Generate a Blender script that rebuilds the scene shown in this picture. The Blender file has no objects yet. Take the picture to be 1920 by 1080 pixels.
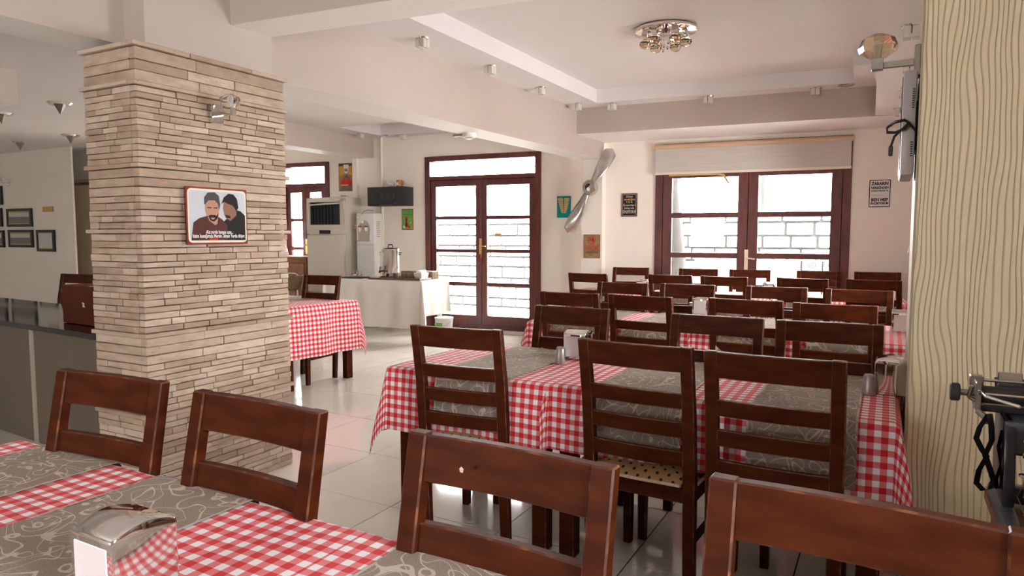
import bpy, bmesh, math, random
from mathutils import Vector, Matrix
R = math.radians
random.seed(7)
sc = bpy.context.scene
col = sc.collection

# ------------------------------------------------------------------ camera
F_PX, PITCH, YAW, EYE = 1286.0, R(4.43), R(28.7), 1.35
cam = bpy.data.objects.new('camera', bpy.data.cameras.new('camera'))
cam.data.lens = F_PX / 1920 * 36; cam.data.sensor_width = 36
cam.data.clip_start = 0.02; cam.data.clip_end = 200
cam.location = (0, 0, EYE); cam.rotation_euler = (math.pi/2 - PITCH, 0, YAW)
col.objects.link(cam); sc.camera = cam
# ------------------------------------------------------------------ world, sun, exposure
SKY = 45.0
w = bpy.data.worlds.new('sky'); sc.world = w; w.use_nodes = True
bg = w.node_tree.nodes['Background']
bg.inputs['Color'].default_value = (1.0, 0.982, 0.97, 1); bg.inputs['Strength'].default_value = SKY
sun = bpy.data.objects.new('sun', bpy.data.lights.new('sun', 'SUN'))
sun.data.energy = 16; sun.data.angle = R(8); sun.data.color = (1, .96, .9)
sun.rotation_euler = (R(38), 0, R(25)); col.objects.link(sun)
# openings that let the sky in (portals only guide the sampling of the sky)
def portal(loc, rot, sx, sy):
    l = bpy.data.lights.new('window_portal', 'AREA'); l.shape = 'RECTANGLE'; l.size = sx; l.size_y = sy; l.cycles.is_portal = True
    o = bpy.data.objects.new('window_portal', l); o.location = loc; o.rotation_euler = rot; col.objects.link(o)
for yy in (3.9, 5.4, 6.9): portal((.62, yy, 1.36), (0, R(90), 0), .72, .72)
portal((1.52, .3, 1.7), (0, R(90), 0), 1.0, .76)
portal((-2.3, -3.42, 1.5), (R(90), 0, 0), .96, .8)
portal((-12.5, -3.42, 1.6), (R(90), 0, 0), .8, .9)
portal((-4.95, 8.45, 1.25), (R(-90), 0, R(4.9)), 1.8, 2.5)
portal((-1.44, 8.6, 1.2), (R(-90), 0, R(5.4)), 2.15, 2.45)
portal((-9.0, 8.72, 1.25), (R(-90), 0, R(4.9)), 2.7, 2.5)
sc.view_settings.view_transform = 'Standard'; sc.view_settings.look = 'None'
sc.view_settings.gamma = 1; sc.view_settings.use_curve_mapping = False
sc.view_settings.exposure = 0.5

# ------------------------------------------------------------------ pixel -> place
FW = Vector((-math.sin(YAW)*math.cos(PITCH), math.cos(YAW)*math.cos(PITCH), -math.sin(PITCH)))
RT = Vector((math.cos(YAW), math.sin(YAW), 0)); UP = RT.cross(FW); EYEV = Vector((0, 0, EYE))
def ray(x, y): return FW + RT*((x-960)/F_PX) - UP*((y-540)/F_PX)
def on_z(x, y, z): d = ray(x, y); return EYEV + d*((z-EYE)/d.z)
def on_y(x, y, Y): d = ray(x, y); return EYEV + d*(Y/d.y)
def on_x(x, y, X): d = ray(x, y); return EYEV + d*(X/d.x)
class Plane:      # a vertical wall: origin, slope dy/dx; t runs along it
    def __init__(s, x0, y0, sl):
        s.o = Vector((x0, y0, 0)); s.a = math.atan(sl); s.u = Vector((math.cos(s.a), math.sin(s.a), 0))
        s.n = Vector((math.sin(s.a), -math.cos(s.a), 0))           # towards the room
    def px(s, x, y):
        d = ray(x, y); k = (s.o-EYEV).dot(s.n)/d.dot(s.n); p = EYEV + d*k
        return (p-s.o).dot(s.u), p.z
    def at(s, t, z=0, out=0): p = s.o + s.u*t + s.n*out; p.z = z; return p
DOORW = Plane(-6.73, 8.03, .085)
WINW = Plane(-3.116, 8.13, .095)

# ------------------------------------------------------------------ materials
M = {}
def new_mat(name, col_=(.8, .8, .8), rough=.5, metal=0, spec=.5):
    m = bpy.data.materials.new(name); m.use_nodes = True
    b = m.node_tree.nodes['Principled BSDF']
    b.inputs['Base Color'].default_value = (*col_, 1); b.inputs['Roughness'].default_value = rough
    b.inputs['Metallic'].default_value = metal; b.inputs['Specular IOR Level'].default_value = spec
    M[name] = m; return m
def NT(m): return m.node_tree.nodes, m.node_tree.links, m.node_tree.nodes['Principled BSDF']
def node(N, t, **k):
    n = N.new(t)
    for a, v in k.items():
        if a.startswith('i_'):
            key = a[2:]; key = int(key) if key.isdigit() else key
            n.inputs[key].default_value = v
        else: setattr(n, a, v)
    return n
def coords(N, kind='Object'): return N.new('ShaderNodeTexCoord').outputs[kind]
def noise(N, L, vec, scale, detail=3, rough=.5, dist=0):
    n = node(N, 'ShaderNodeTexNoise'); n.inputs['Scale'].default_value = scale
    n.inputs['Detail'].default_value = detail; n.inputs['Roughness'].default_value = rough
    n.inputs['Distortion'].default_value = dist; L.new(vec, n.inputs['Vector']); return n.outputs['Fac']
def ramp(N, L, fac, stops, interp='LINEAR'):
    r = N.new('ShaderNodeValToRGB'); r.color_ramp.interpolation = interp
    e = r.color_ramp.elements
    while len(e) < len(stops): e.new(.5)
    for k, (p, c) in enumerate(stops): e[k].position = p; e[k].color = (*c, 1) if len(c) == 3 else c
    L.new(fac, r.inputs['Fac']); return r.outputs['Color']
def bump(N, L, b, h, s=.2, d=.002):
    n = N.new('ShaderNodeBump'); n.inputs['Strength'].default_value = s; n.inputs['Distance'].default_value = d
    L.new(h, n.inputs['Height']); L.new(n.outputs['Normal'], b.inputs['Normal'])
def math_(N, L, op, a, b=None):
    n = N.new('ShaderNodeMath'); n.operation = op
    for k, v in enumerate((a, b)):
        if v is None: continue
        if isinstance(v, (int, float)): n.inputs[k].default_value = v
        else: L.new(v, n.inputs[k])
    return n.outputs[0]
def noisy(name, c0, c1, scale, rough=.5, metal=0, bs=0, bd=.002, detail=4, lo=.35, hi=.65, stretch=None, kind='Object', bscale=None):
    m = new_mat(name, c0, rough, metal); N, L, b = NT(m); v = coords(N, kind)
    if stretch:
        mp = N.new('ShaderNodeMapping'); mp.inputs['Scale'].default_value = stretch; L.new(v, mp.inputs['Vector']); v = mp.outputs['Vector']
    f = noise(N, L, v, scale, detail); L.new(ramp(N, L, f, [(lo, c0), (hi, c1)]), b.inputs['Base Color'])
    if bs: bump(N, L, b, f if not bscale else noise(N, L, v, bscale, 3), bs, bd)
    return m
noisy('paint_wall', (.86, .785, .70), (.89, .815, .73), 2.2, .6, bs=.12, bd=.003, bscale=38)
noisy('paint_lit_underside', (.86, .82, .78), (.88, .84, .80), 2, .6)  # beam undersides: bounce from the windows put into the colour
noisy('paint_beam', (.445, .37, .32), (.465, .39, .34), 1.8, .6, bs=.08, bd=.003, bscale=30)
noisy('paint_ceiling', (.74, .69, .68), (.765, .715, .705), 1.5, .62, bs=.05, bd=.002, bscale=30)
noisy('wood', (.043, .0082, .0023), (.074, .0158, .0046), 7, .5, detail=5, stretch=(1, 1, 4), bs=.08, bd=.001)
noisy('wood_worn', (.06, .013, .005), (.30, .11, .038), 26, .45, detail=5, lo=.5, hi=.74)
noisy('wood_table', (.050, .016, .008), (.085, .027, .012), 8, .35, stretch=(1, 6, 1))
noisy('door_wood', (.060, .0085, .0065), (.115, .018, .012), 7, .38, stretch=(3, 3, .7), bs=.06)
noisy('desk_wood', (.15, .058, .022), (.25, .10, .04), 10, .45, stretch=(1, 7, 1))
noisy('box_wood', (.075, .014, .007), (.105, .02, .011), 14, .6, stretch=(1, 1, 6)); NT(M['box_wood'])[2].inputs['Specular IOR Level'].default_value = .2
NT(M['wood'])[2].inputs['Specular IOR Level'].default_value = .07
noisy('tile', (.70, .64, .565), (.75, .69, .615), 3.2, .07, detail=5)
M['tile'].node_tree.nodes['Principled BSDF'].inputs['Coat Weight'].default_value = .3
new_mat('grout', (.05, .042, .035), .95, 0, .1)
noisy('counter_panel', (.145, .112, .082), (.16, .125, .092), 3, .5)
noisy('counter_trim', (.42, .37, .30), (.45, .40, .33), 3, .5)
noisy('black_stone', (.008, .007, .007), (.022, .02, .019), 60, .06)
new_mat('chrome', (.82, .80, .78), .07, 1)
new_mat('brushed_steel', (.62, .58, .54), .24, 1); new_mat('dull_steel', (.42, .39, .38), .42, .8)
noisy('nickel', (.30, .27, .24), (.36, .33, .30), 20, .3, 1)
noisy('propeller_metal', (.52, .49, .46), (.66, .63, .60), 9, .2, 1, bs=.2, bd=.004)
new_mat('brass', (.62, .40, .13), .28, 1)
new_mat('napkin', (.83, .80, .82), .8)
new_mat('black_plastic', (.012, .011, .011), .4)
new_mat('dark_grille', (.006, .006, .007), .55)
new_mat('enamel_black', (.012, .012, .015), .26)
noisy('enamel_grey', (.032, .034, .042), (.05, .052, .062), 40, .42)
new_mat('rubber', (.018, .017, .017), .6)
noisy('ac_plastic', (.60, .545, .45), (.63, .58, .49), 2, .4)
noisy('white_plastic', (.74, .72, .68), (.78, .76, .73), 2, .4)
new_mat('beige_plastic', (.45, .385, .30), .45)
new_mat('lavender_plastic', (.40, .345, .34), .4)
noisy('white_cloth', (.80, .76, .69), (.84, .80, .735), 6, .85, bs=.15, bd=.004)
noisy('blind', (.55, .50, .46), (.60, .55, .51), 3, .75, stretch=(1, 1, 14))
new_mat('blind_tube', (.62, .42, .29), .55); new_mat('blind_bar', (.78, .70, .60), .5)
new_mat('tape_yellow', (.55, .36, .12), .6)
noisy('wicker', (.10, .06, .03), (.26, .17, .09), 60, .7, bs=.6, bd=.006)
noisy('wicker_grey', (.10, .085, .07), (.24, .21, .18), 60, .7, bs=.6, bd=.006)
noisy('white_wicker', (.55, .52, .47), (.75, .72, .68), 60, .7)
noisy('tray_wood', (.10, .035, .02), (.14, .05, .028), 10, .3)
noisy('stone_outside', (.80, .78, .74), (.88, .86, .83), 5, .9, bs=.5, bd=.02)
noisy('mortar_outside', (.009, .009, .009), (.014, .014, .014), 8, .95)
noisy('roof_tile', (.030, .024, .021), (.045, .036, .031), 9, .8)
noisy('ground_outside', (.66, .65, .62), (.74, .73, .70), 2, .9)
noisy('bark', (.011, .010, .010), (.016, .015, .014), 12, .9)
noisy('leaves', (.011, .014, .009), (.018, .022, .014), 6, .8)
new_mat('iron', (.008, .008, .009), .5)
new_mat('sign_black', (.022, .016, .016), .5); new_mat('sign_cream', (.70, .62, .48), .5); new_mat('sign_white', (.74, .72, .70), .5)
new_mat('sign_teal', (.003, .20, .195), .45); new_mat('ink_yellow', (.85, .45, .09), .5); new_mat('ink_red', (.55, .03, .02), .5)
new_mat('ink_blue', (.05, .10, .35), .5)
noisy('sign_kraft', (.24, .16, .075), (.32, .22, .115), 14, .6); noisy('sign_green', (.14, .32, .07), (.20, .42, .12), 8, .5)
new_mat('ink_green', (.05, .22, .03), .5); new_mat('ink_wine', (.22, .012, .015), .4); new_mat('ink_grey', (.26, .25, .26), .5)
new_mat('sky_orange', (.62, .30, .08), .5); new_mat('road_grey', (.16, .14, .13), .5); new_mat('dusk', (.10, .06, .055), .5)
noisy('rust_red', (.16, .025, .015), (.26, .045, .025), 20, .5)
new_mat('poster_sky', (.50, .52, .56), .45); new_mat('hair_dark', (.022, .017, .016), .5); new_mat('hair_grey', (.075, .065, .06), .5)
new_mat('skin_print', (.42, .22, .155), .5); new_mat('skin_shade', (.25, .125, .085), .5); new_mat('jacket_brown', (.085, .028, .022), .4); new_mat('jacket_black', (.02, .017, .018), .4)
for q_ in ('sign_black', 'sign_teal', 'ink_red', 'ink_blue', 'ink_green', 'ink_wine', 'sky_orange', 'road_grey', 'dusk', 'rust_red', 'poster_sky', 'hair_dark', 'hair_grey', 'skin_print', 'skin_shade', 'jacket_brown', 'jacket_black', 'sign_green', 'sign_kraft'):
    NT(M[q_])[2].inputs['Specular IOR Level'].default_value = .12; NT(M[q_])[2].inputs['Roughness'].default_value = .65
new_mat('picture_pale', (.56, .55, .54), .3); new_mat('picture_grey', (.16, .155, .15), .3); new_mat('gold', (.55, .38, .12), .35, .8)
noisy('old_door', (.62, .49, .32), (.70, .56, .38), 4, .5, stretch=(2, 2, .5)); new_mat('blue_light', (.35, .72, .78), .5)
noisy('horse_white', (.72, .68, .62), (.76, .72, .66), 4, .5); noisy('mug_orange', (.34, .10, .03), (.52, .20, .06), 30, .4)
noisy('lace', (.55, .44, .30), (.72, .62, .46), 120, .9, bs=.6, bd=.003)
# crystal / glass
m = new_mat('crystal', (.95, .92, .86), .02); NT(m)[2].inputs['Transmission Weight'].default_value = 1; NT(m)[2].inputs['IOR'].default_value = 1.5
m = new_mat('amber_crystal', (.86, .72, .52), .02); NT(m)[2].inputs['Transmission Weight'].default_value = 1; NT(m)[2].inputs['IOR'].default_value = 1.5
m = new_mat('frost_crystal', (.93, .88, .79), .12); NT(m)[2].inputs['Transmission Weight'].default_value = .35; NT(m)[2].inputs['IOR'].default_value = 1.45
m = new_mat('pane_glass'); N, L, b = NT(m)
tr = N.new('ShaderNodeBsdfTransparent'); tr.inputs[0].default_value = (.97, .98, .98, 1); gl = N.new('ShaderNodeBsdfGlossy'); gl.inputs['Roughness'].default_value = .03
mx = N.new('ShaderNodeMixShader'); fr = N.new('ShaderNodeFresnel'); fr.inputs[0].default_value = 1.45
L.new(fr.outputs[0], mx.inputs[0]); L.new(tr.outputs[0], mx.inputs[1]); L.new(gl.outputs[0], mx.inputs[2]); L.new(mx.outputs[0], N['Material Output'].inputs[0])
# travertine of the pillar: colour differs from stone to stone, fine pits
m = new_mat('travertine', (.5, .4, .3), .75); N, L, b = NT(m)
oi = N.new('ShaderNodeObjectInfo'); v = coords(N)
at = N.new('ShaderNodeAttribute'); at.attribute_name = 'tint'
rnd = math_(N, L, 'ADD', oi.outputs['Random'], at.outputs['Fac']); rnd = math_(N, L, 'FRACT', rnd)
mp = N.new('ShaderNodeMapping'); mp.inputs['Scale'].default_value = (1, 1, 3.5); L.new(v, mp.inputs['Vector'])
g = noise(N, L, mp.outputs['Vector'], 9, 5, .6)
base = ramp(N, L, rnd, [(0, (.33, .24, .175)), (.4, (.41, .315, .24)), (.75, (.47, .37, .29)), (1, (.53, .44, .355))])
grain = ramp(N, L, g, [(.3, (.80, .74, .68)), (.7, (1.12, 1.1, 1.08))])
mul = N.new('ShaderNodeMix'); mul.data_type = 'RGBA'; mul.blend_type = 'MULTIPLY'; mul.inputs[0].default_value = 1
L.new(base, mul.inputs[6]); L.new(grain, mul.inputs[7])
pit = noise(N, L, mp.outputs['Vector'], 75, 2, .5); pm = ramp(N, L, pit, [(.68, (0, 0, 0)), (.73, (1, 1, 1))])
mx = N.new('ShaderNodeMix'); mx.data_type = 'RGBA'; L.new(pm, mx.inputs[0]); L.new(mul.outputs[2], mx.inputs[6]); mx.inputs[7].default_value = (.13, .085, .055, 1)
L.new(mx.outputs[2], b.inputs['Base Color'])
bump(N, L, b, math_(N, L, 'SUBTRACT', g, pm), .5, .004)
noisy('mortar', (.035, .027, .02), (.06, .045, .035), 20, .95)
# gingham, from the cloth's own metres (UV)
GP = .0415
def gingham(name):
    m = new_mat(name, rough=.85); N, L, b = NT(m); uv = coords(N, 'UV')
    s = N.new('ShaderNodeSeparateXYZ'); L.new(uv, s.inputs[0])
    def stripe(o): return math_(N, L, 'LESS_THAN', math_(N, L, 'FRACT', math_(N, L, 'DIVIDE', o, GP)), .5)
    a, c = stripe(s.outputs[0]), stripe(s.outputs[1])
    f = math_(N, L, 'MULTIPLY', math_(N, L, 'ADD', a, c), .5)
    cc = ramp(N, L, f, [(0, (.80, .77, .79)), (.3, (.66, .165, .18)), (.8, (.56, .006, .012))], 'CONSTANT')
    L.new(cc, b.inputs['Base Color']); b.inputs['Sheen Weight'].default_value = .07
    bump(N, L, b, noise(N, L, uv, 500, 2), .15, .001)
gingham('gingham')
# taupe runner with pale swirls
m = new_mat('runner', rough=.9); N, L, b = NT(m); uv = coords(N, 'UV')
def swirl(off, sc_, k, wid):
    mp = N.new('ShaderNodeMapping'); mp.inputs['Location'].default_value = off; L.new(uv, mp.inputs['Vector'])
    n1 = noise(N, L, mp.outputs['Vector'], sc_, 0.0, .5, 1.3)
    a = math_(N, L, 'ABSOLUTE', math_(N, L, 'SUBTRACT', math_(N, L, 'FRACT', math_(N, L, 'MULTIPLY', n1, k)), .5))
    return math_(N, L, 'LESS_THAN', a, wid)
sw = math_(N, L, 'MAXIMUM', swirl((0, 0, 0), 9, 5.0, .055), swirl((3.3, 7.1, 0), 7, 4.0, .04))
f = math_(N, L, 'MULTIPLY', sw, noise(N, L, uv, 40, 2))
weave = noise(N, L, uv, 260, 2)
cc = N.new('ShaderNodeMix'); cc.data_type = 'RGBA'; L.new(math_(N, L, 'MULTIPLY', sw, .85), cc.inputs[0])
L.new(ramp(N, L, weave, [(.35, (.225, .172, .135)), (.65, (.305, .242, .195))]), cc.inputs[6]); cc.inputs[7].default_value = (.56, .47, .40, 1)
L.new(cc.outputs[2], b.inputs['Base Color']); bump(N, L, b, weave, .25, .001)
noisy('runner_hem', (.42, .36, .30), (.52, .46, .39), 60, .9)
# dotted cushion
m = new_mat('dotted', rough=.85); N, L, b = NT(m); uv = coords(N)
mp = N.new('ShaderNodeMapping'); mp.inputs['Rotation'].default_value = (0, 0, R(45)); L.new(uv, mp.inputs['Vector'])
vm = N.new('ShaderNodeVectorMath'); vm.operation = 'SCALE'; vm.inputs['Scale'].default_value = 1/.032; L.new(mp.outputs['Vector'], vm.inputs[0])
s = N.new('ShaderNodeSeparateXYZ'); L.new(vm.outputs[0], s.inputs[0])
def cell(o): return math_(N, L, 'SUBTRACT', math_(N, L, 'FRACT', o), .5)
d = math_(N, L, 'ADD', math_(N, L, 'POWER', cell(s.outputs[0]), 2), math_(N, L, 'POWER', cell(s.outputs[1]), 2))
L.new(ramp(N, L, math_(N, L, 'LESS_THAN', d, .034), [(0, (.40, .235, .10)), (.5, (.012, .008, .006))], 'CONSTANT'), b.inputs['Base Color'])
# embossed wavy wallpaper: vertical ridges that wander
m = new_mat('wallpaper', (.60, .50, .30), .45); N, L, b = NT(m); v = coords(N)
s = N.new('ShaderNodeSeparateXYZ'); L.new(v, s.inputs[0])
mp = N.new('ShaderNodeMapping'); mp.inputs['Scale'].default_value = (5.0, 1, 1.5); L.new(v, mp.inputs['Vector'])
wob = noise(N, L, mp.outputs['Vector'], 1.5, 1, .4)
ph = math_(N, L, 'ADD', math_(N, L, 'MULTIPLY', s.outputs[0], 60), math_(N, L, 'MULTIPLY', wob, 5.0))
rid = math_(N, L, 'ABSOLUTE', math_(N, L, 'SUBTRACT', math_(N, L, 'FRACT', ph), .5))
rid2 = ramp(N, L, rid, [(0, (0, 0, 0)), (.16, (1, 1, 1))])
L.new(ramp(N, L, rid, [(0, (.70, .57, .36)), (.16, (.86, .73, .50))]), b.inputs['Base Color'])  # grooves darkened in colour as well, imitating the shade of the relief
bump(N, L, b, rid2, .8, .004)
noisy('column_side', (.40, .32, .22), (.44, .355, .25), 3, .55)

# ------------------------------------------------------------------ mesh helpers
class B:
    def __init__(s): s.v, s.f, s.m = [], [], []
    def poly(s, pts, mi=0):
        k = len(s.v); s.v += [tuple(p) for p in pts]; s.f.append(tuple(range(k, k+len(pts)))); s.m.append(mi); return s
    def box(s, x0, x1, y0, y1, z0, z1, mi=0):
        return s.hexa([(x0, y0, z0), (x1, y0, z0), (x1, y1, z0), (x0, y1, z0), (x0, y0, z1), (x1, y0, z1), (x1, y1, z1), (x0, y1, z1)], mi)
    def hexa(s, p, mi=0):
        k = len(s.v); s.v += [tuple(q) for q in p]
        for q in ((3, 2, 1, 0), (4, 5, 6, 7), (0, 1, 5, 4), (1, 2, 6, 5), (2, 3, 7, 6), (3, 0, 4, 7)):
            s.f.append(tuple(k+i for i in q)); s.m.append(mi)
        return s
    def prism(s, pts, z0, z1, mi=0):                       # outline in XY, counter-clockwise
        n = len(pts); k = len(s.v)
        s.v += [(p[0], p[1], z0) for p in pts] + [(p[0], p[1], z1) for p in pts]
        s.f += [tuple(k+i for i in range(n-1, -1, -1)), tuple(k+n+i for i in range(n))]; s.m += [mi, mi]
        for i in range(n): j = (i+1) % n; s.f.append((k+i, k+j, k+n+j, k+n+i)); s.m.append(mi)
        return s
    def plate(s, pts, y0, y1, mi=0):                        # outline in XZ, thickness along y
        n = len(pts); k = len(s.v)
        s.v += [(p[0], y0, p[1]) for p in pts] + [(p[0], y1, p[1]) for p in pts]
        s.f += [tuple(k+i for i in range(n)), tuple(k+n+i for i in range(n-1, -1, -1))]; s.m += [mi, mi]
        for i in range(n): j = (i+1) % n; s.f.append((k+j, k+i, k+n+i, k+n+j)); s.m.append(mi)
        return s
    def tube(s, pts, r, n=8, mi=0, caps=True):
        pts = [Vector(p) for p in pts]; k = len(s.v); rr = r if isinstance(r, (list, tuple)) else [r]*len(pts); up = None
        for i, p in enumerate(pts):
            t = (pts[min(i+1, len(pts)-1)] - pts[max(i-1, 0)]).normalized()
            if up is None: up = Vector((0, 0, 1)) if abs(t.z) < .9 else Vector((1, 0, 0))
            a = (up - t*up.dot(t)).normalized(); up = a; b_ = t.cross(a)
            for j in range(n):
                an = 2*math.pi*j/n; s.v.append(tuple(p + (a*math.cos(an) + b_*math.sin(an))*rr[i]))
        for i in range(len(pts)-1):
            for j in range(n):
                jj = (j+1) % n; s.f.append((k+i*n+j, k+i*n+jj, k+(i+1)*n+jj, k+(i+1)*n+j)); s.m.append(mi)
        if caps:
            s.f += [tuple(k+j for j in range(n-1, -1, -1)), tuple(k+(len(pts)-1)*n+j for j in range(n))]; s.m += [mi, mi]
        return s
    def lathe(s, prof, n=20, c=(0, 0, 0), mi=0, cap=True):
        k = len(s.v)
        for r, z in prof:
            for j in range(n): an = 2*math.pi*j/n; s.v.append((c[0]+r*math.cos(an), c[1]+r*math.sin(an), c[2]+z))
        for i in range(len(prof)-1):
            for j in range(n):
                jj = (j+1) % n; s.f.append((k+i*n+j, k+i*n+jj, k+(i+1)*n+jj, k+(i+1)*n+j)); s.m.append(mi)
        if cap:
            s.f += [tuple(k+j for j in range(n-1, -1, -1)), tuple(k+(len(prof)-1)*n+j for j in range(n))]; s.m += [mi, mi]
        return s
    def mesh(s, name, mats, bevel=0, bevmat=None, smooth=False, seg=1, ang=30):
        me = bpy.data.meshes.new(name); me.from_pydata(s.v, [], s.f)
        for q in (mats if isinstance(mats, (list, tuple)) else [mats]): me.materials.append(M[q])
        me.polygons.foreach_set('material_index', s.m)
        if bevel:
            bm = bmesh.new(); bm.from_mesh(me); bmesh.ops.remove_doubles(bm, verts=bm.verts, dist=1e-6)
            bmesh.ops.recalc_face_normals(bm, faces=bm.faces)
            ed = [e for e in bm.edges if len(e.link_faces) == 2 and e.calc_face_angle(0) > R(ang)]
            bmesh.ops.bevel(bm, geom=ed, offset=bevel, segments=seg, affect='EDGES', profile=.6, material=-1 if bevmat is None else bevmat, clamp_overlap=True)
            bm.to_mesh(me); bm.free()
        if smooth:
            me.polygons.foreach_set('use_smooth', [True]*len(me.polygons))
            me.set_sharp_from_angle(angle=R(40))
        me.update(); return me
    def obj(s, name, mats, parent=None, loc=None, rotz=0, **k):
        return link(name, s.mesh(name, mats, **k), parent, loc, rotz)
def link(name, data, parent=None, loc=None, rotz=0, rot=None):
    o = bpy.data.objects.new(name, data); col.objects.link(o)
    if parent: o.parent = parent
    if loc is not None: o.location = loc
    o.rotation_euler = rot if rot else (0, 0, rotz)
    return o
def tag(o, label, cat, group=None, kind=None):
    o['label'] = label; o['category'] = cat
    if group: o['group'] = group
    if kind: o['kind'] = kind
    return o
def thing(name, label, cat, loc=(0, 0, 0), rotz=0, group=None, kind=None):
    return tag(link(name, None, None, loc, rotz), label, cat, group, kind)
def dup(root, loc, rotz=None, label=None, scale=None):
    r = root.copy(); col.objects.link(r); r.location = loc
    if rotz is not None: r.rotation_euler = (0, 0, rotz)
    if label: r['label'] = label
    for ch in list(root.children):
        c = ch.copy(); col.objects.link(c); c.parent = r
        for g in ch.children: d = g.copy(); col.objects.link(d); d.parent = c
    return r
def text(s, size, mat, parent, x, y, z, width=None, align='CENTER', name='lettering', shear=0, bold=0, tall=1.0):
    cu = bpy.data.curves.new('lettering', 'FONT'); cu.body = s; cu.size = size; cu.align_x = align; cu.align_y = 'CENTER'
    cu.shear = shear; cu.offset = bold; cu.resolution_u = 2
    t = bpy.data.objects.new('tmp', cu); col.objects.link(t)
    me = bpy.data.meshes.new_from_object(t.evaluated_get(bpy.context.evaluated_depsgraph_get())); bpy.data.objects.remove(t)
    xs = [v.co.x for v in me.vertices] or [0, 1]; sxx = 1
    if width and max(xs) > min(xs): sxx = width/(max(xs)-min(xs))
    me.transform(Matrix.Rotation(R(90), 4, 'X') @ Matrix.Diagonal((sxx, tall, 1, 1)))
    me.materials.clear(); me.materials.append(M[mat])
    o = link(name, me, parent, (x, y, z)); return o
def ell(cx, cz, rx, rz, n=20, a0=0, a1=360):
    return [(cx+rx*math.cos(R(a0+(a1-a0)*i/n)), cz+rz*math.sin(R(a0+(a1-a0)*i/n))) for i in range(n)]

# ================================================================== THE SETTING
ZC, ZT, ZS, ZB = 2.771, 2.914, 2.486, 2.28          # lower ceiling, tray, soffits, main beam
# --- floor
JX0, PX_, JY0, PY_ = -.281, .6150, 2.628, .6055
fl = B().box(-16, 3, -4, 10, -.12, -.004).obj('floor', 'grout')
tag(fl, 'glossy cream square tiled floor with thin dark joints', 'floor', kind='structure')
tm = B().box(0, PX_-.006, 0, PY_-.006, -.0035, 0).mesh('tile', 'tile')
nt = 0
for i in range(-12, 2):
    for j in range(-4, 10):
        if nt < 300:
            link('tile', tm, fl, (JX0+i*PX_+.003, JY0+j*PY_+.003, 0)); nt += 1
rest = B()
for i in range(-25, 5):
    for j in range(-10, 12):
        if -12 <= i < 2 and -4 <= j < 10: continue
        x, y = JX0+i*PX_+.003, JY0+j*PY_+.003
        if x > -15.3 and y < 9.2 and y > -3.9: rest.box(x, x+PX_-.006, y, y+PY_-.006, -.0035, 0)
o = rest.obj('tiles_beyond', 'tile', fl); o['kind'] = 'stuff'

# --- walls
def wall_boxes(b, t0, t1, z0, z1, thick, holes):
    cuts = sorted(holes); t = t0
    for (a, c, h0, h1) in cuts:
        if a > t: b.box(t, a, 0, thick, z0, z1)
        if h0 > z0: b.box(a, c, 0, thick, z0, h0)
        if h1 < z1: b.box(a, c, 0, thick, h1, z1)
        t = c
    if t < t1: b.box(t, t1, 0, thick, z0, z1)
    return b
D1 = [DOORW.px(797, 294)[0], DOORW.px(1015, 285)[0], 0.0, 2.455]
o = wall_boxes(B(), -.36, DOORW.px(1096, 350)[0]+.02, 0, 3.1, .24, [tuple(D1)]).obj('wall_back_left', 'paint_wall', None, DOORW.at(0), DOORW.a)
tag(o, 'cream plaster wall around the tall glazed double door', 'wall', kind='structure')
D2 = [WINW.px(1230, 320)[0], WINW.px(1598, 311)[0], 0.0, 2.43]
o = wall_boxes(B(), -.05, 4.2, 0, 3.1, .24, [tuple(D2)]).obj('wall_back_right', 'paint_wall', None, WINW.at(0), WINW.a)
tag(o, 'cream plaster wall around the wide glazed doors with roller blind', 'wall', kind='structure')
# engaged column under the far end of the main beam
o = B().box(-3.394, -3.118, 8.01, 8.5, 0, ZB+.02).obj('wall_pier', 'paint_wall'); tag(o, 'narrow cream plaster pier behind the propeller', 'pier', kind='structure')
# recessed wall with the second glazed door, further left
PW = Plane(-7.09, 8.62, .085)
D3 = [-2.0, PW.px(617, 303)[0], 0.0, PW.px(617, 303)[1]]
o = wall_boxes(B(), -5.6, .1, 0, 3.1, .24, [(-3.1, -2.2, 0, 1.5), tuple(D3)]).obj('wall_back_recess', 'paint_wall', None, PW.at(0), PW.a)  # the hole beside the door is an unseen opening added to light the left bay
tag(o, 'recessed cream wall with dark glazed door behind the air conditioner', 'wall', kind='structure')
o = B().box(-7.09, -7.0, 7.96, 8.7, 0, 3.1).obj('wall_return', 'paint_wall'); tag(o, 'short cream wall return beside the poster', 'wall', kind='structure')
# far left room
o = B().box(-15.6, -11.62, 6.4, 6.43, 0, 3.1).obj('wall_left_far', 'paint_wall'); tag(o, 'plain wall hung with small black picture frames', 'wall', kind='structure')
LW = Plane(-12.3, 6.85, 0)
ld = [LW.px(136, 345)[0], LW.px(136, 345)[0]+1.0, 0, LW.px(150, 343)[1]]
o = wall_boxes(B(), -1.1, 2.0, 0, 3.1, .2, [tuple(ld)]).obj('wall_left_recess', 'paint_wall', None, LW.at(0)); tag(o, 'cream wall around the half open old door', 'wall', kind='structure')
o = B().box(-10.4, -10.3, 6.85, 9.0, 0, 3.1).obj('wall_left_return', 'paint_wall'); tag(o, 'hidden side wall joining the rear rooms', 'wall', kind='structure')
o = B().box(-13.8, -10.2, 9.0, 9.1, 0, 3.1).obj('wall_left_end', 'blue_light'); tag(o, 'pale blue wall seen through the open door', 'wall', kind='structure')
o = B().box(-15.8, -15.6, -4, 6.6, 0, 3.1).obj('wall_left', 'paint_wall'); tag(o, 'cream side wall of the far left room', 'wall', kind='structure')
o = B().box(-13.5, -13.4, 6.43, 9.1, 0, 3.1).obj('wall_left_side', 'paint_wall'); tag(o, 'hidden side wall of the recess with the old door', 'wall', kind='structure')
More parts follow.
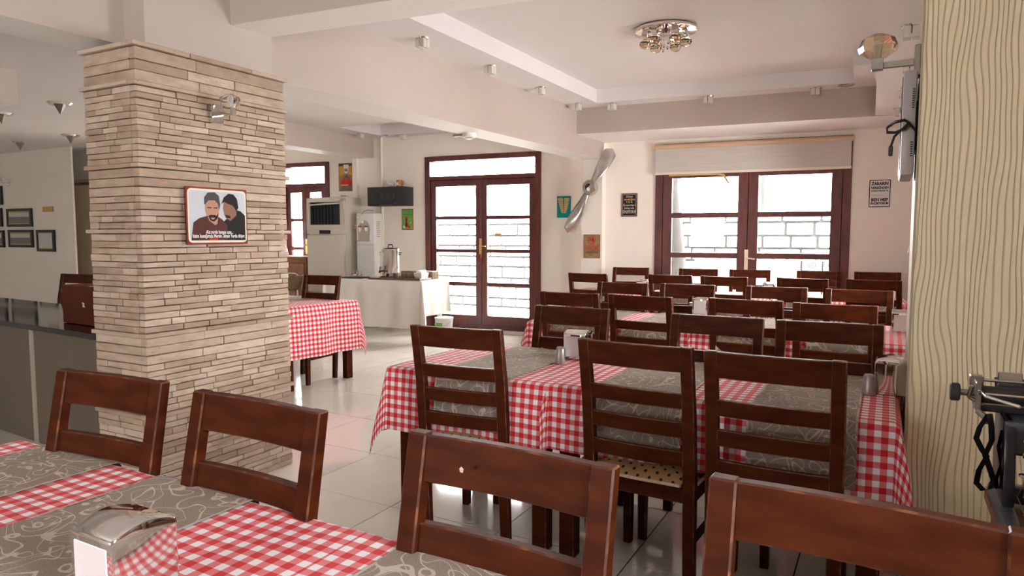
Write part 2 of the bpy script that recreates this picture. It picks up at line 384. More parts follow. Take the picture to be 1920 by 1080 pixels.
# right wall (behind the wavy column) with three windows, and the wall beside / behind the camera
b = B(); Y0 = 3.3
for (a, c) in ((Y0, 3.54), (4.26, 5.04), (5.76, 6.54), (7.26, 8.7)): b.box(.44, .6, a, c, 0, 3.1)
for (a, c) in ((3.54, 4.26), (5.04, 5.76), (6.54, 7.26)): b.box(.44, .6, a, c, 0, 1.0); b.box(.44, .6, a, c, 1.72, 3.1)
o = b.obj('wall_right', 'paint_wall'); tag(o, 'cream side wall with windows behind the wavy column', 'wall', kind='structure')
nwin = 0
def small_window(cx, cy, z0, z1, hw, along, label):
    global nwin; nwin += 1
    t = thing('window_%d' % nwin, label, 'window', (cx, cy, 0), R(90) if along == 'y' else 0, kind='structure')
    f = B(); e = .045
    f.box(-hw, -hw+e, -.04, .04, z0, z1); f.box(hw-e, hw, -.04, .04, z0, z1); f.box(-hw+e, hw-e, -.04, .04, z0, z0+e); f.box(-hw+e, hw-e, -.04, .04, z1-e, z1); f.obj('frame', 'door_wood', t)
    B().box(-hw+e, hw-e, -.004, .004, z0+e, z1-e).obj('pane', 'pane_glass', t)
for yy, l in ((3.9, 'near the wavy column'), (5.4, 'beside the third row'), (6.9, 'near the far soffit')): small_window(.52, yy, 1.0, 1.72, .36, 'y', 'small dark framed window in the right wall ' + l)
small_window(1.45, .3, 1.2, 2.2, .38, 'y', 'narrow dark framed window added for fill light beside the typewriter table')  # added out of view, sized to brighten the wallpapered column
small_window(-2.3, -3.35, 1.1, 1.9, .48, 'x', 'small dark framed window added for fill light behind the front table')  # window put in behind the camera as fill daylight
small_window(-12.5, -3.35, 1.15, 1.85, .4, 'x', 'small dark framed window added to light the left room')  # unseen window put in to brighten the left room
b = B(); b.box(1.4, 1.5, .68, 3.3, 0, 3.1); b.box(1.4, 1.5, -3.4, -.08, 0, 3.1); b.box(1.4, 1.5, -.08, .68, 0, 1.2); b.box(1.4, 1.5, -.08, .68, 2.2, 3.1); b.box(.44, 1.5, 3.2, 3.3, 0, 3.1)
o = b.obj('wall_right_near', 'paint_wall'); tag(o, 'cream side wall beside the typewriter table', 'wall', kind='structure')
hol = [(-12.9, -12.1, 1.15, 1.85), (-2.78, -1.82, 1.1, 1.9)]  # openings for the added fill windows
o = wall_boxes(B(), -15.8, 1.5, 0, 3.1, .1, hol).obj('wall_front', 'paint_wall', None, (0, -3.4, 0)); tag(o, 'cream wall with added fill windows on the street side', 'wall', kind='structure')

# --- wavy wallpapered column at the right
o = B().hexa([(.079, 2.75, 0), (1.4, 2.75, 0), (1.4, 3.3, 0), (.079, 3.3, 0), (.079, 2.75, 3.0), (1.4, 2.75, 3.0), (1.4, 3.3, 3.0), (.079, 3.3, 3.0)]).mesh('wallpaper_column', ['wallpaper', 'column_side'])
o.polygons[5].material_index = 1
o = link('wallpaper_column', o); tag(o, 'wide column papered with embossed wavy vertical ridges', 'column', kind='structure')
o = B().box(.074, .0795, 2.744, 2.756, 0, ZS).obj('corner_bead', 'column_side', o)

# --- ceiling: tray top plate, then the lowered parts
o = B().box(-16, 3, -4, 9.2, ZT, ZT+.15).obj('ceiling', 'paint_ceiling'); tag(o, 'pale plaster ceiling with recessed tray', 'ceiling', kind='structure')
def low(name, pts, z0, label, mat='paint_ceiling', z1=ZT, cat='ceiling'):
    me = B().prism(pts, z0, z1).mesh(name, [mat, 'paint_lit_underside'] if mat == 'paint_beam' else mat)
    if mat == 'paint_beam': me.polygons[0].material_index = 1  # bottom face coloured lighter, standing in for window bounce
    q = link(name, me); tag(q, label, cat, kind='structure'); return q
b = B()
b.prism([(-3.3, 2.9), (-2.816, 2.95), (-2.816, 7.04), (-.334, 7.287), (-.314, 6.568), (.5, 6.65), (.5, 8.7), (-3.3, 8.3)], ZC, ZT)
o = b.obj('ceiling_border', 'paint_ceiling'); tag(o, 'lowered ceiling border carrying the cube spotlights', 'ceiling', kind='structure')
b = B(); ly0, ly1 = 7.0, 7.80
b.box(-16, -3.5, -4, ly0, ZC, ZT); b.box(-16, -6.45, ly0, 9.1, ZC, ZT); b.prism([(-6.45, 7.85), (-3.5, 8.12), (-3.5, 9.1), (-6.45, 9.1)], ZC, ZT)
o = b.obj('ceiling_left', 'paint_ceiling'); tag(o, 'lower ceiling of the left dining area', 'ceiling', kind='structure')
low('ceiling_near', [(-3.5, -4), (3, -4), (3, 3.0), (-3.5, 2.65)], ZC, 'lower ceiling over the front tables')
# beams
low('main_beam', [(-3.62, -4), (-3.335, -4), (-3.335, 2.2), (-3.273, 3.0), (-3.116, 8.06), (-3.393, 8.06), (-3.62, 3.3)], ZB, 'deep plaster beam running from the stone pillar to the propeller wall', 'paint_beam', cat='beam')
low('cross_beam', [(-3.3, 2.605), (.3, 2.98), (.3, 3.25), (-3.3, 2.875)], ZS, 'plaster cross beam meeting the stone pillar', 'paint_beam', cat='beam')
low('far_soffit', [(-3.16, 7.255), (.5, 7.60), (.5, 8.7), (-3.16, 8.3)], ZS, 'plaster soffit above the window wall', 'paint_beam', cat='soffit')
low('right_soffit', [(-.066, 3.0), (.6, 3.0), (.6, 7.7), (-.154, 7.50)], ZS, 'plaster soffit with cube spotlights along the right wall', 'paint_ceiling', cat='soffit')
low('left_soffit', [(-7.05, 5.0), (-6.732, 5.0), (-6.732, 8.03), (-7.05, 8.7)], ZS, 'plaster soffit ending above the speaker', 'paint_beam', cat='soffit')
p = on_z(35, 195, ZS)
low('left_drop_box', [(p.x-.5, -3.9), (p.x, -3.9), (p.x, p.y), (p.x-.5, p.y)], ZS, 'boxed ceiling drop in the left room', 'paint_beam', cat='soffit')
# plaster column above the stone cladding
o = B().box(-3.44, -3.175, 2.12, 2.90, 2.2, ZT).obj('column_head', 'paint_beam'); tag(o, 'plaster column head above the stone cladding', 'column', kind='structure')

# --- stone pillar, stone by stone
PX0, PX1, PY0, PY1, PH = -3.445, -3.045, 1.975, 2.86, 2.235
pil = B().box(PX0, PX1-.036, PY0+.036, PY1-.02, 0, PH-.01).obj('stone_pillar', 'mortar')
tag(pil, 'square pillar clad in thin beige travertine strips', 'pillar', kind='structure')
stones = []
def courses():
    z = PH; out = []; k = 0
    out.append((z-.024, z, 'cap')); z -= .024
    for h in (.058, .046, .05): out.append((z-h, z, 'big')); z -= h
    out.append((z-.02, z, 'band')); z -= .02
    while z > .02:
        k += 1
        if k in (13, 33): out.append((z-.022, z, 'band')); z -= .022; [out.append((z-.043*(q+1), z-.043*q, 'big')) for q in range(3)]; z -= .129
        elif k in (18, 41, 47, 55): out.append((z-.022, z, 'band')); z -= .022
        h = random.uniform(.027, .036); out.append((max(z-h, 0), z, 's')); z -= h
    return out
for ci, (z0, z1, kind) in enumerate(courses()):
    prj = .014 if kind == 'band' else (.016 if kind == 'cap' else 0)
    for face in ('right', 'left', 'back'):
        a0, a1 = (PY0, PY1) if face == 'right' else (PX0, PX1)
        if face == 'right': a0 -= prj; a1 += prj
        else: a0 -= prj; a1 = a1-.038+prj*0
        mn, mxx = (.26, .48) if kind in ('big', 'cap', 'band') else (.07, .24)
        t = a0
        while t < a1-.001:
            l = random.uniform(mn, mxx)
            if a1-(t+l) < mn*.5: l = a1-t
            e = prj + random.choice((0, 0, .002, .004, .006)); g = .0018; j = lambda: random.uniform(-.0012, .0012)
            s0, s1, y0, y1 = t+g, t+l-g, z0+.0017, z1-.0017
            if face == 'right': c = [(PX1-.04, s0, y0+j()), (PX1+e, s0, y0+j()), (PX1+e, s1, y0+j()), (PX1-.04, s1, y0+j()), (PX1-.04, s0, y1+j()), (PX1+e, s0, y1+j()), (PX1+e, s1, y1+j()), (PX1-.04, s1, y1+j())]
            elif face == 'left': c = [(s0, PY0-e, y0+j()), (s1, PY0-e, y0+j()), (s1, PY0+.04, y0+j()), (s0, PY0+.04, y0+j()), (s0, PY0-e, y1+j()), (s1, PY0-e, y1+j()), (s1, PY0+.04, y1+j()), (s0, PY0+.04, y1+j())]
            else: c = [(PX0-e, s0-PX0+PY0+.04, y0), (PX0+.03, s0-PX0+PY0+.04, y0), (PX0+.03, s1-PX0+PY0+.04, y0), (PX0-e, s1-PX0+PY0+.04, y0), (PX0-e, s0-PX0+PY0+.04, y1), (PX0+.03, s0-PX0+PY0+.04, y1), (PX0+.03, s1-PX0+PY0+.04, y1), (PX0-e, s1-PX0+PY0+.04, y1)]
            vis = (l*(z1-z0)) * (1 if face == 'right' else .55 if face == 'left' else 0)
            if .3 > z1 and face == 'left': vis *= .2
            stones.append((vis, c)); t += l
stones.sort(key=lambda q: -q[0])
for vis, c in stones[:300]:
    B().hexa(c).obj('stone', 'travertine', pil, bevel=.0022)
b = B()
for vis, c in stones[300:]: b.hexa(c)
me = b.mesh('small_stones', 'travertine')
a = me.attributes.new('tint', 'FLOAT', 'FACE'); tv = []
for _ in stones[300:]: tv += [random.random()]*6
a.data.foreach_set('value', tv)
o = link('small_stones', me, pil); o['kind'] = 'stuff'

# ================================================================== DOORS
def double_door(root, w_, h, transom, rows, fw=.085, sill=.05, st=.085, bar=.048):
    """local: x along the wall from 0 to w_, y=0 the wall face (room at -y)."""
    f = B(); f.box(0, fw, -.02, .14, 0, h); f.box(w_-fw, w_, -.02, .14, 0, h); f.box(fw, w_-fw, -.02, .14, h-fw*.8, h)
    f.box(fw, w_-fw, .0, .12, 0, sill)
    zt = h-fw*.8
    if transom:
        zt = h-transom; f.box(fw, w_-fw, -.02, .12, zt, zt+.055)
    lw = (w_-2*fw)/2; f.box(fw-.01, fw+.02, .056, .075, sill, zt); f.box(w_-fw-.02, w_-fw+.01, .056, .075, sill, zt); f.box(fw+lw-.022, fw+lw+.022, .056, .072, sill, zt); f.box(fw, w_-fw, .056, .075, zt-.03, zt+.02)
    f.obj('frame', 'door_wood', root, bevel=.004)
    if transom:
        B().box(fw, w_-fw, .05, .056, zt+.055, h-fw*.8).obj('transom_pane', 'pane_glass', root)
    lw = (w_-2*fw)/2; z0, z1 = sill, zt-.004
    for k in range(2):
        x0 = fw+k*lw+.002; x1 = x0+lw-.004
        ins = [0, 0]; b = B(); b.box(x0, x0+st, 0, .055, z0, z1); b.box(x1-st, x1, 0, .055, z0, z1)
        b.box(x0+st, x1-st, 0, .055, z0, z0+.13); b.box(x0+st, x1-st, 0, .055, z1-.085, z1)
        zz0, zz1 = z0+.13, z1-.085; ph = (zz1-zz0-bar*(rows-1))/rows
        for r in range(1, rows): q = zz0+r*ph+(r-1)*bar; b.box(x0+st, x1-st, .005, .05, q, q+bar)
        leaf = b.obj('leaf', 'door_wood', root, bevel=.004)
        for r in range(rows):
            q = zz0+r*(ph+bar); B().box(x0+st-.005, x1-st+.005, .025, .030, q-.005, q+ph+.005).obj('pane', 'pane_glass', leaf)
        if k == 0: l0 = leaf
        else: l1 = leaf
    return l0, l1, fw+lw, z1
def handle(leaf, x, z, mat='gold', side=1):
    b = B(); b.box(x-.02, x+.02, -.008, 0, z-.13, z+.13); b.tube([(x, -.008, z+.03), (x, -.045, z+.03), (x+side*.03, -.05, z+.03), (x+side*.10, -.05, z+.022)], .008, 8)
    b.lathe([(.012, 0), (.012, .006)], 12, (x, -.01, z-.06)); return b.obj('handle', mat, leaf, smooth=True)
d1 = thing('door_1', 'dark red wooden double door with transom and bright glass panes', 'door', DOORW.at(D1[0]), DOORW.a, kind='structure')
l0, l1, xm, z1 = double_door(d1, D1[1]-D1[0], D1[3], .335, 4, sill=.09)
handle(l1, xm-.01, 1.17, 'gold', 1)
B().tube([(xm-.015, -.02, 1.08), (xm-.02, -.035, .99)], .012, 8).obj('keys', 'rust_red', l1)
B().box(xm+.20, xm+.30, .018, .022, 1.335, 1.375).obj('sticker', 'tape_yellow', l1)
st_ = B().box(0, D1[1]-D1[0]+.1, -.14, .02, 0, .03).obj('door_step', 'paint_ceiling', d1)
d2 = thing('door_2', 'wide dark red glazed double door under the roller blind', 'door', WINW.at(D2[0]), WINW.a, kind='structure')
l0, l1, xm, z1 = double_door(d2, D2[1]-D2[0], D2[3], .315, 4, fw=.085, sill=.06, st=.11, bar=.062)
handle(l1, xm-.005, 1.05, 'sign_cream', 1)
d3 = thing('door_3', 'dark glazed double door beyond the stone pillar', 'door', PW.at(D3[0]), PW.a, kind='structure')
l0, l1, xm, z1 = double_door(d3, D3[1]-D3[0], D3[3], .40, 4)
handle(l1, xm-.005, 1.15, 'gold', -1)
# old panelled door in the left room, standing open
od = thing('door_4', 'old ochre panelled door standing half open in the left room', 'door', LW.at(ld[0]+.02, 0, .02), R(8), kind='structure')
b = B().box(0, .80, -.04, 0, 0, ld[3]-.04); b.obj('leaf', 'old_door', od, bevel=.004)
for z in (.25, 1.05): B().box(.12, .68, -.052, -.038, z, z+.66).obj('door_panel', 'old_door', od, bevel=.01)
b = B(); b.box(-.05, 0, -.03, .05, 0, ld[3]+.05); b.box(1.0, 1.05, -.03, .05, 0, ld[3]+.05); b.box(-.05, 1.05, -.03, .05, ld[3], ld[3]+.05)
o = b.obj('trim_1', 'old_door', None, LW.at(ld[0])); tag(o, 'ochre wooden casing around the old door', 'door casing', kind='structure')
# roller blind over door_2
ta, za = WINW.px(1230, 277); tb, zb_ = WINW.px(1599, 253)
bl = thing('roller_blind', 'half lowered beige roller blind above the wide glazed doors', 'blind', WINW.at(ta, 0, .035), WINW.a)
wd = tb-ta; B().tube([(0, 0, 2.392), (wd, 0, 2.392)], .034, 16).obj('tube', 'blind_tube', bl, smooth=True)
b = B().box(.01, wd-.01, -.026, -.022, 2.09, 2.366); b.obj('fabric', 'blind', bl)
B().box(.005, wd-.005, -.034, -.014, 2.065, 2.095).obj('bottom_bar', 'blind_bar', bl, bevel=.004)
for x in (-.012, wd-.004): B().box(x, x+.016, -.03, .03, 2.365, 2.43).obj('bracket', 'brass', bl)
pts = [(.17, -.03, 2.056), (.45, -.03, 2.062), (.72, -.035, 2.058), (.80, -.04, 2.04), (.86, -.05, 1.94)]
b = B().tube(pts, .013, 6); o = b.obj('weather_strip', 'tape_yellow', None, WINW.at(ta, 0, .02), WINW.a); tag(o, 'loose yellow weather strip hanging below the blind', 'strip')

# ================================================================== OUTSIDE
o = B().box(-22, 10, 8.5, 40, -.25, -.12).obj('ground', 'ground_outside'); tag(o, 'bright pale paving outside the glass doors', 'ground', kind='structure')
sw_ = B().box(-11, 3.5, 12.05, 12.35, -.12, 1.72).obj('garden_wall', 'mortar_outside'); tag(sw_, 'sunlit pale stone wall outside the glass doors', 'stone wall', kind='structure')
ns = 0; z = -.1
while z < 1.7:
    h = random.uniform(.17, .24); x = -10.9 - random.random()*.3
    while x < 3.3:
        l = random.uniform(.32, .75); e = random.uniform(0, .03)
        if ns < 295: B().box(x+.022, x+l-.022, 12.02-e, 12.1, z+.02, z+h-.02).obj('stone_block', 'stone_outside', sw_, bevel=.012); ns += 1
        x += l
    z += h
lw_ = B().box(-2.6, 3.2, 10.6, 10.9, -.12, 1.0).obj('coping_wall', 'stone_outside'); tag(lw_, 'low white garden wall topped with curved roof tiles', 'garden wall', kind='structure')
for k in range(30):
    x = -2.5+k*.19
    b = B(); n = 8; pts = [(x+.1*math.cos(math.pi*i/n), 1.0+.09*math.sin(math.pi*i/n)) for i in range(n+1)] + [(x+.08*math.cos(math.pi*i/n), 1.0+.07*math.sin(math.pi*i/n)) for i in range(n, -1, -1)]
    b.plate([(p_[0], p_[1]) for p_ in pts][::-1], 10.5, 10.98); b.obj('roof_tile', 'roof_tile', lw_)
gt = thing('iron_railing', 'small black wrought iron railing with scrolls outside the window', 'railing', (-1.02, 9.9, -.12))
for k in range(4): B().box(k*.26, k*.26+.022, 0, .022, 0, 1.12).obj('bar', 'iron', gt)
B().box(0, .80, 0, .02, .98, 1.0).obj('rail', 'iron', gt); B().box(0, .80, 0, .02, .3, .32).obj('rail', 'iron', gt)
for k in range(3):
    cx = .15+k*.25; pts = [(cx+.07*(1-i/26)*math.cos(i*.55+k), .01, 1.07+.06*(1-i/26)*math.sin(i*.55+k)) for i in range(24)]
    B().tube(pts, .007, 5).obj('scroll', 'iron', gt)
def tree(x, y, h, r, cr, label):
    t = thing('garden_tree', label, 'tree', (x, y, -.12)); rr = random.Random(x)
    B().tube([(0, 0, 0), (.05, 0, h*.35), (-.04, .02, h*.7), (.05, 0, h)], [r, r*.85, r*.7, r*.4], 10).obj('trunk', 'bark', t, smooth=True)
    b = B()
    for k in range(700):
        a, e_, q = rr.uniform(0, 6.28), rr.uniform(-1, 1), rr.uniform(.4, 1)**.5*cr
        c = Vector((q*math.cos(a)*math.sqrt(1-e_*e_), q*math.sin(a)*math.sqrt(1-e_*e_), h+.3+q*e_*.6)); s = rr.uniform(.05, .1)
        u = Vector((rr.uniform(-1, 1), rr.uniform(-1, 1), rr.uniform(-1, 1))).normalized(); v_ = u.orthogonal().normalized()
        b.poly([c-u*s, c+v_*s*.5, c+u*s, c-v_*s*.5])
    b.obj('crown', 'leaves', t)
tree(-2.15, 14.2, 3.4, .13, 1.5, 'slim straight tree behind the stone wall')
tree(.95, 15.6, 3.6, .12, 1.5, 'pale tree with loose crown behind the stone wall')
tree(-5.6, 14.2, 3.0, .16, 1.5, 'leaning tree outside the tall double door')
tree(-2.75, 9.9, 3.1, .17, .9, 'thick trunk standing close outside the wide glazed doors')

# ================================================================== CHAIRS
CW, CH, SD, SH = .435, .964, .42, .455
def make_chair():
    """origin on the floor between the rear posts; the seat runs to +y, the back leans to -y."""
    P = {}
    def post(s):
        x0, x1 = (-CW/2, -CW/2+.044) if s < 0 else (CW/2-.044, CW/2)
        b = B(); prof = [(.035, 0, .030), (.018, .25, .036), (.012, .46, .040), (-.010, .72, .036), (-.052, CH, .030)]
        for (ya, za, ta_), (yb, zb2, tb_) in zip(prof[:-1], prof[1:]):
            b.hexa([(x0, ya, za), (x1, ya, za), (x1, ya+ta_, za), (x0, ya+ta_, za), (x0, yb, zb2), (x1, yb, zb2), (x1, yb+tb_, zb2), (x0, yb+tb_, zb2)])
        k = 0   # drop the inner caps between segments
        keepf, keepm = [], []
        for i in range(4):
            for q in range(6):
                if q == 1 and i < 3 or q == 0 and i > 0: continue
                keepf.append(b.f[i*6+q]); keepm.append(0)
        b.f, b.m = keepf, keepm
        return b.mesh('back_post', ['wood', 'wood_worn'], bevel=.0035, bevmat=1, ang=40)
    def rail(z0, z1, bow, th=.022):
        n = 10; xs = [-CW/2+.04+(CW-.08)*i/n for i in range(n+1)]; b = B()
        yb = lambda z: (.012+(z-.46)/(.72-.46)*(-.022) if z < .72 else -.010+(z-.72)/(CH-.72)*(-.042)) + .006
        k = len(b.v)
        for x in xs:
            d_ = -bow*(1-(x/(CW/2))**2); 
            for (z, o_) in ((z0, 0), (z0, th), (z1, th), (z1, 0)): b.v.append((x, yb(z)+d_+o_, z))
        for i in range(n):
            for q in range(4): b.f.append((i*4+q, i*4+(q+1) % 4, i*4+4+(q+1) % 4, i*4+4+q)); b.m.append(0)
        b.f += [(3, 2, 1, 0), (n*4, n*4+1, n*4+2, n*4+3)]; b.m += [0, 0]
        return b.mesh('slat', ['wood', 'wood_worn'], bevel=.003, bevmat=1, ang=40)
    P['post'] = [post(-1), post(1)]
    P['top'] = rail(.872, CH-.002, .016, .024)
    P['slat'] = [rail(.737, .795, .016), rail(.630, .688, .016), rail(.522, .580, .016)]
    def fleg(s):
        x0, x1 = (-CW/2, -CW/2+.042) if s < 0 else (CW/2-.042, CW/2); y1 = SD+.02; y0 = y1-.042
        return B().hexa([(x0+.004, y0+.004, 0), (x1-.004, y0+.004, 0), (x1-.004, y1-.004, 0), (x0+.004, y1-.004, 0), (x0, y0, .43), (x1, y0, .43), (x1, y1, .43), (x0, y1, .43)]).mesh('leg', ['wood', 'wood_worn'], bevel=.003, bevmat=1)
    P['leg'] = [fleg(-1), fleg(1)]
    b = B(); b.box(-CW/2+.042, CW/2-.042, .018, .040, .385, .44); b.box(-CW/2+.042, CW/2-.042, SD-.012, SD+.010, .385, .44)
    b.box(-CW/2+.006, -CW/2+.028, .045, SD-.02, .385, .44); b.box(CW/2-.028, CW/2-.006, .045, SD-.02, .385, .44)
    b.box(-CW/2+.0, CW/2-.0, .045, SD+.03, .4305, .445)
    P['frame'] = b.mesh('seat_frame', ['wood', 'wood_worn'], bevel=.003, bevmat=1)
    n = 10; b = B()                                               # padded cushion
    for i in range(n+1):
        for jx in range(n+1):
            x = -CW/2+.006+(CW-.012)*jx/n; y = .012+(SD+.008)*i/n; x = max(-.168, min(.168, x)) if y < .056 else x; ex = min(jx, n-jx)/n; ey = min(i, n-i)/n
            b.v.append((x, y, (.446)+.040*min(1, (min(ex, .2)/.2))**.5*min(1, (min(ey, .2)/.2))**.5+.004))
    for i in range(n):
        for jx in range(n): k = i*(n+1)+jx; b.f.append((k, k+1, k+n+2, k+n+1)); b.m.append(0)
    rim = [i for i in range(n+1)] + [i*(n+1)+n for i in range(1, n+1)] + [n*(n+1)+i for i in range(n-1, -1, -1)] + [i*(n+1) for i in range(n-1, 0, -1)]
    k = len(b.v); b.v += [(b.v[i][0], b.v[i][1], .446) for i in rim]
    for q in range(len(rim)): r2 = (q+1) % len(rim); b.f.append((rim[r2], rim[q], k+q, k+r2)); b.m.append(0)
    b.f.append(tuple(k+q for q in range(len(rim)))); b.m.append(0)
    P['cushion'] = b.mesh('cushion', 'dotted', smooth=True)
    b = B(); xa = -CW/2+.004
    for (a0, a1) in (((-.165, .008), (.165, .008)), ((xa, .06), (xa, SD)), ((-xa, .06), (-xa, SD))): b.tube([(a0[0], a0[1], .452), ((a0[0]+a1[0])/2, (a0[1]+a1[1])/2, .449), (a1[0], a1[1], .452)], .006, 6)
    P['lace'] = b.mesh('lace_trim', 'lace', smooth=True)
    P['str'] = [B().box(s*(CW/2-.02)-.009, s*(CW/2-.02)+.009, .05, SD-.02, .22, .25).mesh('stretcher', 'wood', bevel=.003) for s in (-1, 1)]
    return P
CP = make_chair()
def chair(x, y, rot, label, group=None, name='dining_chair'):
    t = thing(name, label, 'chair', (x, y, 0), rot, group)
    for me in CP['post']: link('back_post', me, t)
    link('top_rail', CP['top'], t)
    for me in CP['slat']: link('slat', me, t)
    for me in CP['leg']: link('leg', me, t)
    link('seat_frame', CP['frame'], t)
    c = link('cushion', CP['cushion'], t); link('lace_trim', CP['lace'], c)
    for me in CP['str']: link('stretcher', me, t)
    return t
def chair_px(pl, pr, toward, label, group=None, snap=None):
    """place a chair from the two top corners of its back; toward=+1 seat points away (+Y), -1 towards the camera."""
    a, c = on_z(*pl, CH), on_z(*pr, CH); mid = (a+c)/2; ang = math.atan2(c.y-a.y, c.x-a.x)*(.9 if pl[1] > 590 else .55)
    x, y = mid.x, mid.y
    if snap is not None: ang = snap[1]; y = snap[0](x)
    if toward > 0: off = .034 if pl[1] > 600 else .052; rot = ang
    else: off = -.022; rot = ang+math.pi
    return chair(x, y+off, rot, label, group)
G1 = 'chairs along the far side of the front table'
L1 = ['dark wooden ladder-back chair at front table, directly before the stone pillar and counter',
      'dark wooden ladder-back chair at front table, beside the pillar and the tiled aisle',
      'dark wooden ladder-back chair at front table with chipped top rail',
      'dark wooden ladder-back chair at front table next to the typewriter']
for (a, c), l in zip([((105, 693), (304, 718)), ((360, 732), (600, 775)), ((765, 808), (1150, 880)), ((1330, 893), (1966, 1012))], L1):
    o = chair_px(a, c, -1, l, G1)
    if 'chipped' in l:
        rail_ = [q for q in o.children if q.name.startswith('top_rail')][0]
        B().plate([(0, 0), (.006, -.001), (.008, .006), (.003, .010), (-.001, .006)], 0, .001).obj('paint_chip', 'lace', rail_, (.075, .004, .915)).rotation_euler = (0, 0, math.pi)
G2 = 'chairs on the near side of the second table'
L2 = ['tall dark ladder-back chair at the second table beside the open aisle',
      'tall dark ladder-back chair at the second table showing its dotted cushion',
      'tall dark ladder-back chair at the second table beside the wavy column']
for (a, c), l in zip([((775, 608), (936, 618)), ((1088, 633), (1300, 652)), ((1326, 656), (1584, 677))], L2): chair_px(a, c, 1, l, G2)
FAR = [
 ('2f', -1, [((1004, 572), (1140, 580)), ((1262, 588), (1428, 598)), ((1458, 600), (1656, 610))], 'far side of the second table',
  ['behind the napkin box', 'middle of its three', 'next to the wavy column']),
 ('3n', 1, [((1011, 546), (1122, 551)), ((1140, 551), (1261, 558)), ((1330, 558), (1468, 565)), ((1490, 567), (1643, 574))], 'near side of the third table',
  ['at the aisle end', 'second from the aisle', 'third from the aisle', 'by the wavy column']),
 ('3f', -1, [((1119, 528), (1216, 532)), ((1238, 531), (1340, 535)), ((1398, 536), (1515, 540)), ((1547, 541), (1677, 546))], 'far side of the third table',
  ['at the aisle end', 'second from the aisle', 'third from the aisle', 'by the wavy column']),
 ('4n', 1, [((1063, 511), (1141, 514)), ((1215, 514), (1298, 517)), ((1313, 517), (1402, 520)), ((1457, 520), (1555, 524)), ((1587, 523), (1694, 527))], 'near side of the fourth table',
  ['at the end by the propeller', 'second from the propeller', 'third from the propeller', 'fourth from the propeller', 'by the right wall']),
 ('4f', -1, [((1132, 503), (1201, 504)), ((1268, 504), (1344, 505)), ((1365, 505), (1446, 507)), ((1491, 507), (1580, 510)), ((1601, 509), (1692, 511))], 'far side of the fourth table',
  ['below the dark lettered sign', 'before the first glazed leaf', 'where the glazed leaves meet', 'before the second glazed leaf', 'below the white lettered sign'])]
wl = lambda x: WINW.o.y + (x-WINW.o.x)*.095
for key, tow, pts, where, ids in FAR:
    for (a, c), i_ in zip(pts, ids):
        sn = (lambda x: wl(x)-.34, WINW.a) if key == '4f' else None
        chair_px(a, c, tow, 'dark wooden chair on %s, %s' % (where, i_), 'chairs on the ' + where, sn)

# ================================================================== TABLES AND CLOTHS
TZ = .735
def table(x0, x1, y0, y1, rot, label, group=None, z=TZ-.004, pivot=None):
    cx, cy = (x0+x1)/2, (y0+y1)/2
    t = thing('dining_table', label, 'table', (cx, cy, 0), rot, group); hx, hy = (x1-x0)/2, (y1-y0)/2
    B().box(-hx+.004, hx-.004, -hy+.004, hy-.004, z-.03, z).obj('tabletop', 'wood_table', t, bevel=.004)
    b = B(); q = .04
    b.box(-hx+q+.03, hx-q-.03, -hy+q+.005, -hy+q+.025, z-.11, z-.03); b.box(-hx+q+.03, hx-q-.03, hy-q-.025, hy-q-.005, z-.11, z-.03)
    b.box(-hx+q+.005, -hx+q+.025, -hy+q+.03, hy-q-.03, z-.11, z-.03); b.box(hx-q-.025, hx-q-.005, -hy+q+.03, hy-q-.03, z-.11, z-.03)
    b.obj('apron', 'wood_table', t)
    lg = B().box(-.034, .034, -.034, .034, 0, z-.03).mesh('leg', ['wood', 'wood_worn'], bevel=.004, bevmat=1)
    for sx in (-1, 1):
        for sy in (-1, 1): link('leg', lg, t, (sx*(hx-q-.014), sy*(hy-q-.014), 0))
    return t
